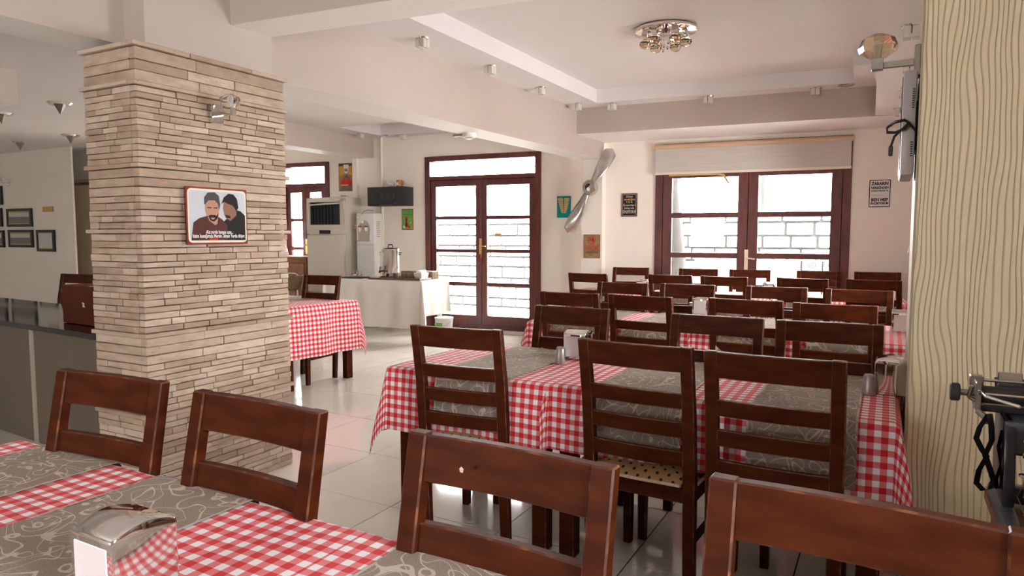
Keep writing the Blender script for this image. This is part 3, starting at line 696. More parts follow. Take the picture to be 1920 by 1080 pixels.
def drape(hx, hy, ov, seed, step=.022, wave=.012, lift=0, rad=.012, u0=0, v0=0, mat='gingham', crn=1.0, fold=0.09, gap=0.0):
    """a cloth laid over a table of half sizes hx, hy; ov = overhang (left, right, front, back)."""
    rr = random.Random(seed); p1, p2, p3 = (rr.uniform(0, 6) for _ in range(3)); k1 = rr.uniform(9, 12)
    U0, U1, V0, V1 = -hx-ov[0], hx+ov[1], -hy-ov[2], hy+ov[3]
    nu, nv = max(2, round((U1-U0)/step)), max(2, round((V1-V0)/step))
    vs, uvs, fs = [], [], []
    for j in range(nv+1):
        for i in range(nu+1):
            u, v = U0+(U1-U0)*i/nu, V0+(V1-V0)*j/nv
            dx = u-hx if u > hx else (u+hx if u < -hx else 0); dy = v-hy if v > hy else (v+hy if v < -hy else 0)
            bx, by = max(-hx, min(hx, u)), max(-hy, min(hy, v)); r = math.hypot(dx, dy)
            z = TZ+.0016+lift; x, y = bx, by
            if r < 1e-6:
                z += .0012*math.sin(u*23+p1)*math.sin(v*19+p2)
            else:
                ox, oy = dx/r, dy/r; both = min(abs(ox), abs(oy))*1.414
                arc = rad*1.5708
                if r < arc: out = rad*math.sin(r/rad); dn = rad*(1-math.cos(r/rad))
                else:
                    t = r-arc; al = lambda_s(u, v, dx, dy)
                    wv = wave*min(1, t/.12)*(math.sin(al*k1+p1)+.6*math.sin(al*k1*1.9+p2)) if not (dx and dy) else wave*min(1, t/.12)*.5*math.sin(al*k1+p1)
                    fl = .05+crn*fold*both*2.0
                    out = rad + t*math.sin(fl) + wv*.8 + wave*.6*min(1, t/.1) + gap*min(1, t/.05); dn = rad + t*math.cos(fl)
                x = bx+ox*(out+lift); y = by+oy*(out+lift); z = TZ+.0016+lift-dn
            vs.append((x, y, z)); uvs.append((u+u0, v+v0))
    for j in range(nv):
        for i in range(nu): k = j*(nu+1)+i; fs.append((k, k+1, k+nu+2, k+nu+1))
    me = bpy.data.meshes.new('cloth'); me.from_pydata(vs, [], fs); me.materials.append(M[mat])
    ul = me.uv_layers.new(name='UVMap')
    fl_ = []
    for l in me.loops: fl_ += uvs[l.vertex_index]
    ul.data.foreach_set('uv', fl_); me.polygons.foreach_set('use_smooth', [True]*len(me.polygons)); me.update(); return me
def lambda_s(u, v, dx, dy):
    return u if dy and not dx else (v if dx and not dy else u+v)
def cloth(x0, x1, y0, y1, rot, ov, seed, label, group='red gingham tablecloths', **k):
    o = link('tablecloth', drape((x1-x0)/2, (y1-y0)/2, ov, seed, **k), None, ((x0+x1)/2, (y0+y1)/2, 0), rot)
    return tag(o, label, 'tablecloth', group)
def runner(xc, wd, yc, hy, drops, rot, seed, label, lift=.0035):
    """drops = how far it hangs over the near and far edges."""
    t = thing('table_runner', label, 'table runner', (xc, yc, 0), rot, 'taupe swirl runners')
    link('fabric', drape(wd/2, hy, (0, 0, drops[0], drops[1]), seed, step=.02, wave=.002, gap=.017, lift=lift, u0=seed*1.7, v0=seed*.9, mat='runner'), t)
    for s in (-1, 1): link('hem', drape(.0035, hy, (0, 0, drops[0], drops[1]), seed, step=.012, wave=.002, gap=.017, lift=lift+.0006, mat='runner_hem'), t, (s*(wd/2-.0035), 0, 0))
    return t
# front table (two tables joined)
T1Y0, T1Y1 = .26, 1.065
table(-2.24, -.93, T1Y0+.01, T1Y1-.01, 0, 'front dining table under gingham cloth, end by the stone pillar')
table(-.91, .10, T1Y0+.01, T1Y1-.01, 0, 'front dining table under gingham cloth, end by the typewriter')
cloth(-2.26, -.92, T1Y0, T1Y1, 0, (.25, .0, .25, .06), 3, 'red and white gingham cloth on front table before the pillar', wave=.004)
cloth(-.92, .12, T1Y0, T1Y1, 0, (.0, .2, .25, .06), 4, 'red and white gingham cloth on front table by the typewriter', wave=.004)
for k, (xc, wd, l) in enumerate([(-1.965, .34, 'taupe runner at the outer end of the front table'), (-1.435, .34, 'taupe runner under the chrome napkin box on front table'),
                                 (-.62, .40, 'taupe runner in the middle of the front table'), (-.06, .36, 'taupe runner on front table beside the typewriter')]):
    runner(xc, wd, (T1Y0+T1Y1)/2, (T1Y1-T1Y0)/2, (.2, .09), 0, 11+k, l)
# second row
T2Y0, T2Y1 = 2.515, 3.28
table(-2.02, -1.21, T2Y0+.01, T2Y1-.01, 0, 'small square table of the second row by the aisle')
table(-1.19, .03, T2Y0+.01, T2Y1-.01, 0, 'long table of the second row by the wavy column')
cloth(-2.035, -1.20, T2Y0, T2Y1, 0, (.32, .02, .30, .25), 5, 'gingham cloth on the small second-row table beside the aisle', wave=.009, fold=.075)
cloth(-1.20, .045, T2Y0, T2Y1, 0, (.10, .26, .27, .25), 6, 'gingham cloth on the long second-row table by the wavy column', wave=.010, lift=.002)
for k, (xc, wd, l) in enumerate([(-1.565, .37, 'taupe runner on the small second-row table'), (-.83, .37, 'taupe runner behind the chair with dotted cushion'), (-.24, .35, 'taupe runner on second row beside the wavy column')]):
    runner(xc, wd, (T2Y0+T2Y1)/2, (T2Y1-T2Y0)/2, (.235, .2), 0, 21+k, l, lift=.006)
# third row
T3Y0, T3Y1 = 4.36, 5.26
table(-2.24, -1.09, T3Y0+.01, T3Y1-.01, 0, 'third-row table at the aisle end'); table(-1.07, .13, T3Y0+.01, T3Y1-.01, 0, 'third-row table by the right wall')
cloth(-2.25, -1.08, T3Y0, T3Y1, 0, (.26, .0, .26, .25), 7, 'gingham cloth on the third-row table at the aisle end')
cloth(-1.08, .14, T3Y0, T3Y1, 0, (.05, .2, .26, .25), 8, 'gingham cloth on the third-row table by the right wall', lift=.002)
for k, (xc, l) in enumerate([(-1.88, 'aisle end'), (-1.36, 'second seat from the aisle'), (-.74, 'third seat from the aisle'), (-.22, 'seat by the right wall')]):
    runner(xc, .36, (T3Y0+T3Y1)/2, (T3Y1-T3Y0)/2, (.2, .2), 0, 31+k, 'taupe runner across the third row, ' + l, lift=.006)
# fourth row, turned with the window wall
A4 = R(4.5); T4Y = 7.20
def r4(x, y): return (x, T4Y+(x+1.3)*math.tan(A4)+y)
for (x0, x1, l, s) in ((-3.02, -2.30, 'small end table below the propeller', 41), (-2.22, -1.08, 'middle table before the window wall', 42), (-.98, .16, 'end table below the white sign', 43)):
    cx, cy = r4((x0+x1)/2, 0); table(x0, x1, cy-.36, cy+.36, A4, 'fourth-row ' + l)
    cloth(x0-.01, x1+.01, cy-.37, cy+.37, A4, (.2, .2, .26, .25), s, 'gingham cloth on the fourth-row ' + l)
for k, (xc, l) in enumerate([(-2.66, 'end table below the propeller'), (-1.88, 'seat before the first glazed leaf'), (-1.37, 'seat before the door meeting'), (-.68, 'seat before the second glazed leaf'), (-.10, 'seat below the white sign')]):
    cx, cy = r4(xc, 0); runner(xc, .34, cy, .37, (.2, .2), A4, 51+k, 'taupe runner on the fourth row, ' + l, lift=.006)
# table behind the pillar
a = R(-4); bx, by = -5.02, 4.58
tb_ = table(bx-.60, bx+.60, by-.40, by+.40, a, 'small dining table standing alone behind the stone pillar')
cloth(bx-.615, bx+.615, by-.41, by+.41, a, (.2, .46, .29, .28), 9, 'gingham cloth on the lone table behind the pillar', wave=.016, fold=.05)
runner(bx+.02, .36, by, .41, (.0, .1), a, 61, 'taupe runner on the lone table behind the pillar', lift=.005)
p = on_z(597, 516.5, CH); chair(p.x, p.y+.02, math.pi+R(4), 'dark chair at the lone table, before the air conditioner')
chair(-5.05, 3.98, R(-3), 'dark chair tucked under the lone table, behind the pillar')

# ================================================================== TABLE TOP THINGS
def napkin_box(x, y, rot, label, z=TZ+.005, k=1.0, amber=False):
    t = thing('napkin_dispenser', label, 'napkin holder', (x, y, z), rot, 'chrome napkin boxes'); a, b_, h = .058*k, .058*k, .142*k
    sh = B(); n = 10; cr_ = .012*k
    def prof(q):                                              # rounded outline in YZ with a gently bowed top
        bb, hh = b_-q, h-q; pts = [(-bb, q*.3)]
        for i in range(5): an = R(180-90*i/4); pts.append((-bb+cr_+cr_*math.cos(an), hh-.010*k-cr_+cr_*math.sin(an)))
        for i in range(1, n): u = i/n; pts.append((-bb+cr_+(2*bb-2*cr_)*u, hh-.010*k+.010*k*math.sin(math.pi*u)))
        for i in range(5): an = R(90-90*i/4); pts.append((bb-cr_+cr_*math.cos(an), hh-.010*k-cr_+cr_*math.sin(an)))
        return pts+[(bb, q*.3)]
    rings = [(-a, .004*k), (-a+.001*k, .0015*k), (-a+.004*k, 0), (a-.004*k, 0), (a-.001*k, .0015*k), (a, .004*k)]
    m_ = len(prof(0))
    for (x_, q) in rings: sh.v += [(x_, p_[0], p_[1]) for p_ in prof(q)]
    for r_ in range(len(rings)-1):
        for i in range(m_): i2 = (i+1) % m_; sh.f.append((r_*m_+i, r_*m_+i2, (r_+1)*m_+i2, (r_+1)*m_+i)); sh.m.append(0)
    sh.f += [tuple(range(m_-1, -1, -1)), tuple((len(rings)-1)*m_+i for i in range(m_))]; sh.m += [0, 0]
    sh.obj('shell', 'chrome', t, smooth=True)
    for s in (-1, 1):
        B().box(-a*.78, a*.78, min(s*b_*.97, s*(b_+.0015*k)), max(s*b_*.97, s*(b_+.0015*k)), .008, h-.030*k).obj('napkins', 'napkin', t, bevel=.002*k)
        B().box(-a*.9, a*.9, min(s*b_, s*(b_+.003*k)), max(s*b_, s*(b_+.003*k)), 0, .012*k).obj('lip', 'chrome', t)
    return t
def shaker(x, y, label, z=TZ+.005):
    t = thing('salt_shaker', label, 'shaker', (x, y, z), 0, 'small steel shakers')
    B().lathe([(.024, 0), (.025, .004), (.019, .068), (.017, .072)], 18).obj('body', 'dull_steel', t, smooth=True)
    B().lathe([(.0185, .066), (.0185, .074), (.014, .079)], 18).obj('cap', 'dull_steel', t, smooth=True); return t
q = on_z(207, 1003, TZ+.145)
napkin_box(q.x-.058, q.y+.058, 0, 'large chrome napkin box on the front table')
for (px, py, l, r_) in ((1085, 672, 'chrome napkin box on the second row beside the small shaker', 0), (1671, 738, 'chrome napkin box on the second row against the wavy column', 90),
                    (1315, 591, 'chrome napkin box on the third row between chairs', 0), (1690, 624, 'chrome napkin box on the third row beside the column', 0)):
    p = on_z(px, py, TZ); napkin_box(p.x, p.y, R(r_), l)
for xx, l in ((-2.28, 'chrome napkin box on the fourth row near the propeller'), (-1.02, 'chrome napkin box on the fourth row before the glazed doors'), (.02, 'chrome napkin box on the fourth row near the column')):
    x, y = r4(xx, -.05); napkin_box(x, y, 0, l)
for (px, py, l) in ((1050, 683, 'small steel shaker beside the napkin box on the second row'), (1628, 742, 'small steel shaker beside the wavy column on the second row'),
                    (1296, 587, 'small steel shaker on the middle of the third row'), (1678, 624, 'small steel shaker on the third row by the column')):
    p = on_z(px, py, TZ); shaker(p.x, p.y, l)

# ================================================================== FRONT RIGHT: TYPEWRITER
tt = thing('side_table', 'plain brown wooden table under the typewriter', 'table', (.58, 1.80, 0))
B().box(-.33, .40, -.22, .38, .645, .68).obj('tabletop', 'desk_wood', tt, bevel=.004)
lg = B().box(-.025, .025, -.025, .025, 0, .645).mesh('leg', 'desk_wood', bevel=.003)
for sx, sy in ((-.29, -.25), (.36, -.25), (-.29, .33), (.36, .33)): link('leg', lg, tt, (sx, sy, 0))
ty = thing('typewriter', 'old black mechanical typewriter on the wooden table', 'typewriter', (.465, 1.88, .68), 0)
hx = .225; hc = .212
# base frame: U-shaped tray around the keyboard
b = B(); b.prism([(-hx, -.19), (hx, -.19), (hx, .17), (hx-.03, .17), (hx-.03, -.155), (-hx+.03, -.155), (-hx+.03, .17), (-hx, .17)], .012, .055)
b.box(-hx+.03, hx-.03, .14, .17, .012, .055); b.obj('base_frame', 'enamel_grey', ty, bevel=.010, seg=2, smooth=True)
for sx in (-1, 1):
    for y in (-.16, .14): B().lathe([(.014, 0), (.012, .014)], 10, (sx*(hx-.02), y, 0)).obj('foot', 'rubber', ty)
# body housing: side plates and top deck
for s in (-1, 1):
    x0, x1 = (s*hx-.012, s*hx+.012) if s > 0 else (s*hx-.012+.02, s*hx+.012+.02)
    k = B(); pr = [(-.02, .055), (.165, .055), (.165, .245), (.02, .245), (.0, .20), (-.012, .12)]
    n = len(pr); k.v = [(x0, p_[0], p_[1]) for p_ in pr]+[(x1, p_[0], p_[1]) for p_ in pr]
    k.f = [tuple(range(n-1, -1, -1)), tuple(range(n, 2*n))]+[(i, (i+1) % n, n+(i+1) % n, n+i) for i in range(n)]; k.m = [0]*(n+2)
    k.obj('side_plate', 'enamel_black', ty, bevel=.006, seg=2, smooth=True)
B().hexa([(-hx+.025, .005, .17), (hx-.02, .005, .17), (hx-.02, .02, .17), (-hx+.025, .02, .17), (-hx+.025, .02, .235), (hx-.02, .02, .235), (hx-.02, .035, .235), (-hx+.025, .035, .235)]).obj('front_panel', 'enamel_black', ty, bevel=.004)
B().box(-hx+.01, hx, .015, .17, .218, .245).obj('top_deck', 'enamel_grey', ty, bevel=.008, seg=2, smooth=True)
b = B(); 
for k in range(22):
    a_ = R(20+140*k/21); b.box(.075*math.cos(a_)-.0015, .075*math.cos(a_)+.0015, .02, .10, .246, .256)
b.obj('type_bars', 'nickel', ty)
for s in (-1, 1): B().lathe([(.045, 0), (.048, .006), (.048, .022), (.044, .028), (.008, .029)], 24, (s*.115, .075, .246)).obj('ribbon_spool', 'enamel_black', ty, smooth=True)
# carriage
cg = B().box(-hc-.055, hc+.055, .08, .155, .248, .262).obj('carriage', 'enamel_black', ty, bevel=.003)
B().tube([(-hc-.045, .105, .285), (hc+.045, .105, .285)], .021, 20).obj('platen', 'rubber', cg, smooth=True)
B().tube([(-hc-.05, .07, .292), (hc+.05, .07, .292)], .0035, 8).obj('paper_bail', 'chrome', cg, smooth=True)
B().tube([(-hc-.04, .15, .312), (hc+.05, .15, .312)], .004, 8).obj('tabulator_bar', 'brushed_steel', cg, smooth=True)
B().hexa([(-hc-.01, .135, .285), (hc+.01, .135, .285), (hc+.01, .139, .285), (-hc-.01, .139, .285), (-hc-.01, .165, .318), (hc+.01, .165, .318), (hc+.01, .169, .318), (-hc-.01, .169, .318)]).obj('paper_table', 'enamel_grey', cg)
for s in (-1, 1):
    kn = B().tube([(s*(hc+.085), .105, .285), (s*(hc+.106), .105, .285)], .022, 20).obj('platen_knob', 'rubber', cg, bevel=.003, smooth=True)
    B().tube([(s*(hc+.045), .105, .285), (s*(hc+.086), .105, .285)], .008, 10).obj('axle', 'nickel', cg, smooth=True)
    b = B(); x = s*(hc+.05); b.box(x-.006, x+.006, .07, .14, .252, .318); b.box(x-.014, x+.014, .12, .15, .30, .325); b.tube([(x-.01*s, .09, .26), (x+.018*s, .085, .28), (x+.012*s, .08, .31)], .006, 8); b.tube([(x, .075, .25), (x-.012*s, .06, .24), (x-.02*s, .07, .225)], .008, 8)
    b.obj('carriage_end', 'nickel', cg, bevel=.002)
B().box(-hc-.005, -hc+.045, .148, .158, .30, .335).obj('margin_stop', 'brushed_steel', cg, bevel=.002)
B().tube([(-hc-.05, .08, .30), (-hc-.10+.06, .03, .295), (-hc+.02, -.005, .285)], .004, 8).obj('return_lever', 'chrome', cg, smooth=True)
# ribbon hanging in loops at the left
def strap(pts, wd=.012):
    b = B(); 
    for (p0, p1) in zip(pts[:-1], pts[1:]):
        b.poly([(p0[0], p0[1]-wd/2, p0[2]), (p0[0], p0[1]+wd/2, p0[2]), (p1[0], p1[1]+wd/2, p1[2]), (p1[0], p1[1]-wd/2, p1[2])])
    return b
def ribbon(pts, wd):
    b = B(); n = len(pts)
    for p_ in pts: b.v += [(p_[0]-wd*.3, p_[1]-.006, p_[2]), (p_[0]+wd*.3, p_[1]+.006, p_[2]), (p_[0]+wd*.3, p_[1]+.0075, p_[2]), (p_[0]-wd*.3, p_[1]-.0045, p_[2])]
    for i in range(n-1):
        for q in range(4): b.f.append((4*i+q, 4*i+(q+1) % 4, 4*i+4+(q+1) % 4, 4*i+4+q)); b.m.append(0)
    return b.obj('ribbon', 'black_plastic', ty, smooth=True)
rx = -hx-.022
ribbon([(rx+.004, .05, .25), (rx-.012, .05, .215), (rx-.018, .045, .19), (rx-.006, .04, .165), (rx+.004, .04, .15), (rx-.010, .04, .115), (rx-.014, .035, .085), (rx+.0, .03, .07), (rx+.014, .03, .078), (rx+.018, .03, .10), (rx+.008, .03, .13), (rx+.0, .035, .155), (rx+.012, .04, .19), (rx+.010, .045, .225), (rx+.006, .05, .25)], .022)
ribbon([(rx+.03, .03, .22), (rx+.024, .03, .18), (rx+.032, .03, .14), (rx+.022, .03, .10), (rx+.026, .03, .08), (rx+.036, .03, .09), (rx+.040, .03, .13)], .016)
# keyboard
for r_ in range(4):
    y = -.150+r_*.040; z = .085+r_*.030
    for k in range(13):
        x = -.186+k*.0295+(r_ % 2)*.012
        ky = B().lathe([(.0095, 0), (.0105, .002), (.0105, .0045), (.0085, .0055)], 12, (x, y, z)).obj('key', ['enamel_black'], ty)
        B().lathe([(.0112, .001), (.0118, .003), (.0112, .005), (.0098, .0056)], 12, (x, y, z), cap=False).obj('key_ring', 'chrome', ky)
        B().tube([(x, y, z), (x, y+.012, z-.02), (x, .01, .075)], .0013, 4).obj('key_lever', 'nickel', ky)
B().box(-.10, .10, -.172, -.158, .060, .072).obj('space_bar', 'enamel_black', ty, bevel=.004)
for s, z in ((-1, .175), (-1, .205), (1, .175)): B().tube([(s*(hx-.05), .018, z), (s*(hx-.05), .004, z)], .006, 10).obj('screw', 'chrome', ty)
B().tube([(-hx+.075, .02, .165), (-hx+.075, -.004, .165)], .011, 14).obj('dial', 'nickel', ty)

# television on the column's side
tv = thing('television', 'thin flat television seen edge-on with tied cable, on the column side', 'television', (.0, 2.86, 0))
B().box(.026, .070, 0, .36, 1.563, 1.935).obj('casing', 'lavender_plastic', tv, bevel=.012, seg=2, smooth=True)
B().box(.024, .027, .02, .34, 1.585, 1.915).obj('screen', 'enamel_black', tv)
B().box(.068, .079, .10, .26, 1.66, 1.84).obj('bracket', 'black_plastic', tv)
for z0_, n_ in ((1.63, 7), (1.80, 9)):
    for k in range(n_): B().box(.056, .064, -.002, .001, z0_+.008*k, z0_+.004+.008*k).obj('vent_slot', 'dark_grille', tv)
pts = [(.058+.035*math.cos(k*.9)-.045, -.02+.01*math.sin(k*1.3), 1.735+.022*math.sin(k*.9+.5)) for k in range(22)]
cb = B().tube([(.070, -.004, 1.72)]+pts+[(.005, -.02, 1.70), (-.005, -.02, 1.665)], .0045, 6).obj('power_cable', 'black_plastic', tv, smooth=True)
B().box(-.012, .002, -.027, -.013, 1.632, 1.668).obj('plug', 'black_plastic', cb, bevel=.003)

# wall lamps
def wall_lamp(name, loc, rotz, label, mat='crystal', metal='chrome', arm=.10, k=1.0, kc=1.0):
    """local: wall at y=0, lamp towards -y."""
    t = thing(name, label, 'wall lamp', loc, rotz)
    B().box(-.035*k, .035*k, -.02, 0, -.05*k, .05*k).obj('back_plate', metal, t, bevel=.002)
    B().box(-.010, .010, -arm, -.02, -.012, .010).obj('arm', metal, t, bevel=.001)
    B().box(-.018*k, .018*k, -arm-.036*k, -arm, -.015*k, .022*k).obj('socket', metal, t, bevel=.001)
    c = (0, -arm-.018*k, .022*k); b = B(); n = 8
    b.lathe([(r_*k*kc, z_*k*kc) for r_, z_ in ((.016, .0), (.046, .018), (.050, .032), (.040, .055), (.016, .066))], n, c)
    b.obj('crystal_shade', mat, t); B().lathe([(.008*k, 0), (.008*k, .05*k)], 10, c).obj('bulb', 'napkin', t); return t
p = on_x(405, 214, -3.03)
wall_lamp('wall_lamp', (-3.036, p.y, p.z), R(90), 'chrome wall lamp with clear crystal head on the stone pillar')
p0 = on_x(1719, 103, .079)
wall_lamp('wall_lamp', (.079, 2.98, on_x(1722, 103, .079).z*0+1.985), R(-90), 'wall lamp with amber crystal head on the wavy column', 'amber_crystal', 'nickel', .12, 1.1, 1.25)
p = on_y(17, 343, 6.4)
wall_lamp('wall_lamp', (p.x, 6.4, p.z), 0, 'small chrome wall lamp above the picture frames')

# ================================================================== CEILING LAMPS
cl = thing('ceiling_lamp', 'round mirrored ceiling lamp with hanging crystals over the tables', 'ceiling lamp', (-1.545, 5.25, ZT))
B().lathe([(.215, 0), (.235, -.012), (.235, -.028), (.225, -.032), (.0005, -.033)][::-1], 40).obj('plate', 'chrome', cl, smooth=True)
for k in range(6):
    a_ = R(60*k+15); x, y = .15*math.cos(a_), .15*math.sin(a_)
    B().box(x-.022, x+.022, y-.022, y+.022, -.075, -.032).obj('socket', 'chrome', cl, bevel=.001)
    B().lathe([(.018, -.078), (.046, -.098), (.048, -.112), (.034, -.138), (.012, -.146)][::-1], 8, (x, y, 0)).obj('crystal_shade', 'amber_crystal', cl)
for k in range(9):
    a_ = R(40*k); r_ = .07 if k % 2 else .04; x, y, l = r_*math.cos(a_), r_*math.sin(a_), .10+.012*(k % 4)
    dr = B().tube([(x, y, -.033), (x, y, -l)], .0015, 5).obj('wire', 'chrome', cl)
    B().lathe([(.003, -l), (.011, -l-.012), (.003, -l-.026)][::-1], 8, (x, y, 0)).obj('crystal_drop', 'crystal', dr)
def cube_spot(p, z, label, group):
    t = thing('ceiling_spotlight', label, 'spotlight', (p[0], p[1], z), 0, group)
    B().lathe([(.052, -.007), (.055, 0)], 24).obj('ring', 'chrome', t, smooth=True)
    b = B()
    for (sx, sy) in ((-1, -1), (1, -1), (-1, 1), (1, 1)): b.box(sx*.021-.018, sx*.021+.018, sy*.021-.018, sy*.021+.018, -.068, -.007)
    b.obj('glass_cubes', 'frost_crystal', t, bevel=.003); B().lathe([(.012, -.04), (.012, -.007)], 12).obj('bulb', 'nickel', t); return t
gs = 'cube spotlights along the main beam'
for x, y, l in [(-3.02, 4.162, 'first from the cross beam'), (-3.006, 5.105, 'second from the cross beam'), (-3.008, 6.063, 'third from the cross beam'), (-3.021, 6.99, 'nearest the far soffit')]:
    cube_spot((x, y), ZC, 'glass cube ceiling spotlight beside the main beam, ' + l, gs)
for x, y, l in [(-2.684, 7.16, 'near the main beam'), (-1.679, 7.27, 'middle of the row'), (-.673, 7.37, 'beside the round vent')]:
    cube_spot((x, y), ZC, 'glass cube ceiling spotlight above the window wall, ' + l, 'cube spotlights above the window wall')
for (x, y) in [(.069, 4.41), (.08, 5.295), (.073, 6.227), (.05, 7.188)]: cube_spot((x, y), ZS, 'glass cube ceiling spotlight on the right soffit', 'cube spotlights on the right soffit')
for (x, y) in [(-6.56, 7.55), (-6.107, 7.93)]: cube_spot((x, y), ZC, 'glass cube ceiling spotlight above the white buffet table', 'cube spotlights above the buffet')
for (x, y, l) in [(-.408, 7.36, 'round ceiling vent beside the right soffit'), (-6.373, 7.90, 'round ceiling vent above the speaker')]:
    t = thing('ceiling_vent', l, 'vent', (x, y, ZC)); B().lathe([(.035, -.006), (.05, -.012), (.066, -.008), (.075, 0)], 28, cap=False).obj('rim', 'chrome', t, smooth=True); B().lathe([(.034, -.005), (.034, -.001)], 20).obj('core', 'beige_plastic', t)
for (px, py) in [(112, 193), (37, 266), (132, 253), (2, 212)]:
    p = on_z(px, py, ZC); t = thing('pyramid_spotlight', 'small pyramid ceiling spotlight in the left room', 'spotlight', (p.x, p.y, ZC), 0, 'pyramid spotlights of the left room')
    B().lathe([(.10, -.022), (.125, 0)], 24).obj('ring', 'chrome', t, smooth=True); B().lathe([(.004, -.12), (.065, -.02)], 4).obj('pyramid', 'nickel', t)
# smoke detectors
def detector(loc, label, box=False):
    t = thing('smoke_detector', label, 'smoke detector', loc)
    B().lathe([(.045, -.042), (.062, -.034), (.068, -.012), (.068, 0)], 24).obj('body', 'white_plastic', t, smooth=True)
    B().lathe([(.03, -.052), (.042, -.042)], 20).obj('sensor', 'beige_plastic', t)
    if box: B().box(-.17, -.06, -.02, .02, -.022, 0).obj('junction', 'beige_plastic', t, bevel=.004)
p = on_z(880, 250, ZB); detector((p.x, p.y, ZB), 'white smoke detector under the main beam', True)
p = on_z(530, 273, ZS); detector((-6.86, p.y, ZS), 'white smoke detector under the left soffit beside the pillar')

# ================================================================== SIGNS
def sign(name, plane, tl, br, label, base, border=None, th=.006):
    t0, z1 = plane.px(*tl); t1, z0 = plane.px(*br); wd, h = t1-t0, z1-z0
    t = thing(name, label, 'sign', plane.at(t0, z0, .012), plane.a)
    B().box(0, wd, 0, th, 0, h).obj('board', border or base, t, bevel=.001)
    if border: B().box(wd*.035, wd*.965, -.001, 0, h*.025, h*.975).obj('face', base, t)
    return t, wd, h
class SidePlane:      # a wall facing +X; t runs along +Y
    def __init__(s, X): s.X = X; s.a = R(90)
    def px(s, x, y): p = on_x(x, y, s.X); return p.y, p.z
    def at(s, t, z=0, out=0): return Vector((s.X+out, t, z))
class FlatPlane(Plane): pass
def lines(t, wd, h, rows):
    for (s, zf, sf, wf, mt, *ex) in rows:
        text(s, h*sf, mt, t, wd*.5, -.0022, h*zf, width=wd*wf if wf else None, bold=ex[0] if ex else .0)
t, wd, h = sign('teal_sign', DOORW, (1045, 368), (1070.5, 408), 'teal sign repeating yellow words in shrinking lines', 'sign_teal')
for k in range(7): text('GÜL GEÇ', h*(.15-.014*k), 'ink_yellow', t, wd*.5, -.002, h*(.85-.125*k+.004*k*k), width=wd*(.86-.082*k), bold=.0012)
t, wd, h = sign('black_sign', WINW, (1166, 363), (1195, 406), 'small black sign with cream lettering beside the propeller', 'sign_black', 'rust_red')
b = B(); 
for (x0, x1, z0, z1) in ((.07, .93, .045, .055), (.07, .93, .945, .955), (.07, .085, .045, .955), (.915, .93, .045, .955)): b.box(wd*x0, wd*x1, -.002, -.001, h*z0, h*z1)
b.obj('border_line', 'sign_cream', t)
lines(t, wd, h, [('Dikkat', .86, .13, .42, 'sign_cream'), ('eksikliğim', .735, .12, .66, 'ink_yellow'), ('Y O K', .62, .11, .42, 'sign_cream'), ('İnsanları', .49, .12, .76, 'sign_cream'), ('bilerek', .365, .12, .62, 'sign_cream'), ('DİNLEMİYORUM', .20, .13, .80, 'sign_cream')])
for o in [q for q in t.children if q.name.startswith('lettering')][-1:]: o.scale.z = 1.5
t, wd, h = sign('white_sign', WINW, (1630.5, 338), (1668, 388), 'white sign with bold black lettering beside the wide glazed doors', 'sign_white', 'sign_black')
lines(t, wd, h, [('ZARARIN', .86, .16, .80, 'sign_black', .002), ('NERESİNDEN', .71, .12, .82, 'sign_black', .0015), ('DÖNÜYORDUK YA', .595, .085, .80, 'sign_black', .001), ('BEN HEP', .265, .16, .80, 'sign_black', .002), ('KAÇIRIYORUM', .135, .12, .84, 'sign_black', .0015)])
pts = [(wd*(.12+.76*i/40), -.0022, h*(.435+.022*math.sin(i*1.1)+.012*math.sin(i*.37))) for i in range(41)]
B().tube(pts, .0011, 4).obj('scribble_line', 'ink_grey', t)
pier = Plane(-3.394, 8.008, 0)
t, wd, h = sign('no_smoking_sign', pier, (1095, 440), (1125, 484), 'brown no-smoking sign on the pier below the propeller', 'sign_kraft', 'rust_red')
cx, cz, r_ = wd*.5, h*.77, wd*.235
ro, ri = ell(cx, cz, r_, r_, 28), ell(cx, cz, r_*.8, r_*.8, 28)
b = B()
for i in range(28): j = (i+1) % 28; b.poly([(ro[i][0], -.003, ro[i][1]), (ro[j][0], -.003, ro[j][1]), (ri[j][0], -.003, ri[j][1]), (ri[i][0], -.003, ri[i][1])])
q = r_*.62; wq = r_*.12; b.poly([(cx-q-wq, -.0032, cz+q-wq), (cx-q+wq, -.0032, cz+q+wq), (cx+q+wq, -.0032, cz-q+wq), (cx+q-wq, -.0032, cz-q-wq)])
b.obj('ban_ring', 'ink_red', t)
b = B(); b.box(cx-r_*.62, cx+r_*.55, -.0026, -.002, cz-r_*.16, cz+r_*.02); b.tube([(cx+r_*.35, -.0024, cz+.02*r_), (cx+r_*.5, -.0024, cz+.2*r_), (cx+r_*.3, -.0024, cz+.35*r_), (cx+r_*.15, -.0024, cz+.5*r_)], r_*.06, 4); b.obj('cigarette', 'sign_black', t)
lines(t, wd, h, [('SİGARA İÇİLMEZ', .435, .17, .84, 'ink_red', .001)])
[q for q in t.children if q.name.startswith('lettering')][-1].scale.z = 1.5
b = B()
for k, (zf, wf) in enumerate(((.30, .62), (.265, .74), (.23, .80), (.20, .78), (.12, .3))): b.box(wd*(.5-wf/2), wd*(.5+wf/2), -.002, -.001, h*zf, h*(zf+.012))
b.obj('small_print', 'sign_black', t)
t, wd, h = sign('green_sign', DOORW, (754, 392), (775.5, 431), 'small green sign with red glass and flowers below the speaker', 'sign_green', 'rust_red')
b = B()
for zf, wf in ((.92, .5), (.86, .7), (.805, .74)): b.box(wd*(.5-wf/2), wd*(.5+wf/2), -.002, -.001, h*zf, h*(zf+.022))
b.box(wd*.14, wd*.86, -.002, -.001, h*.72, h*.755); b.obj('small_print', 'ink_green', t)
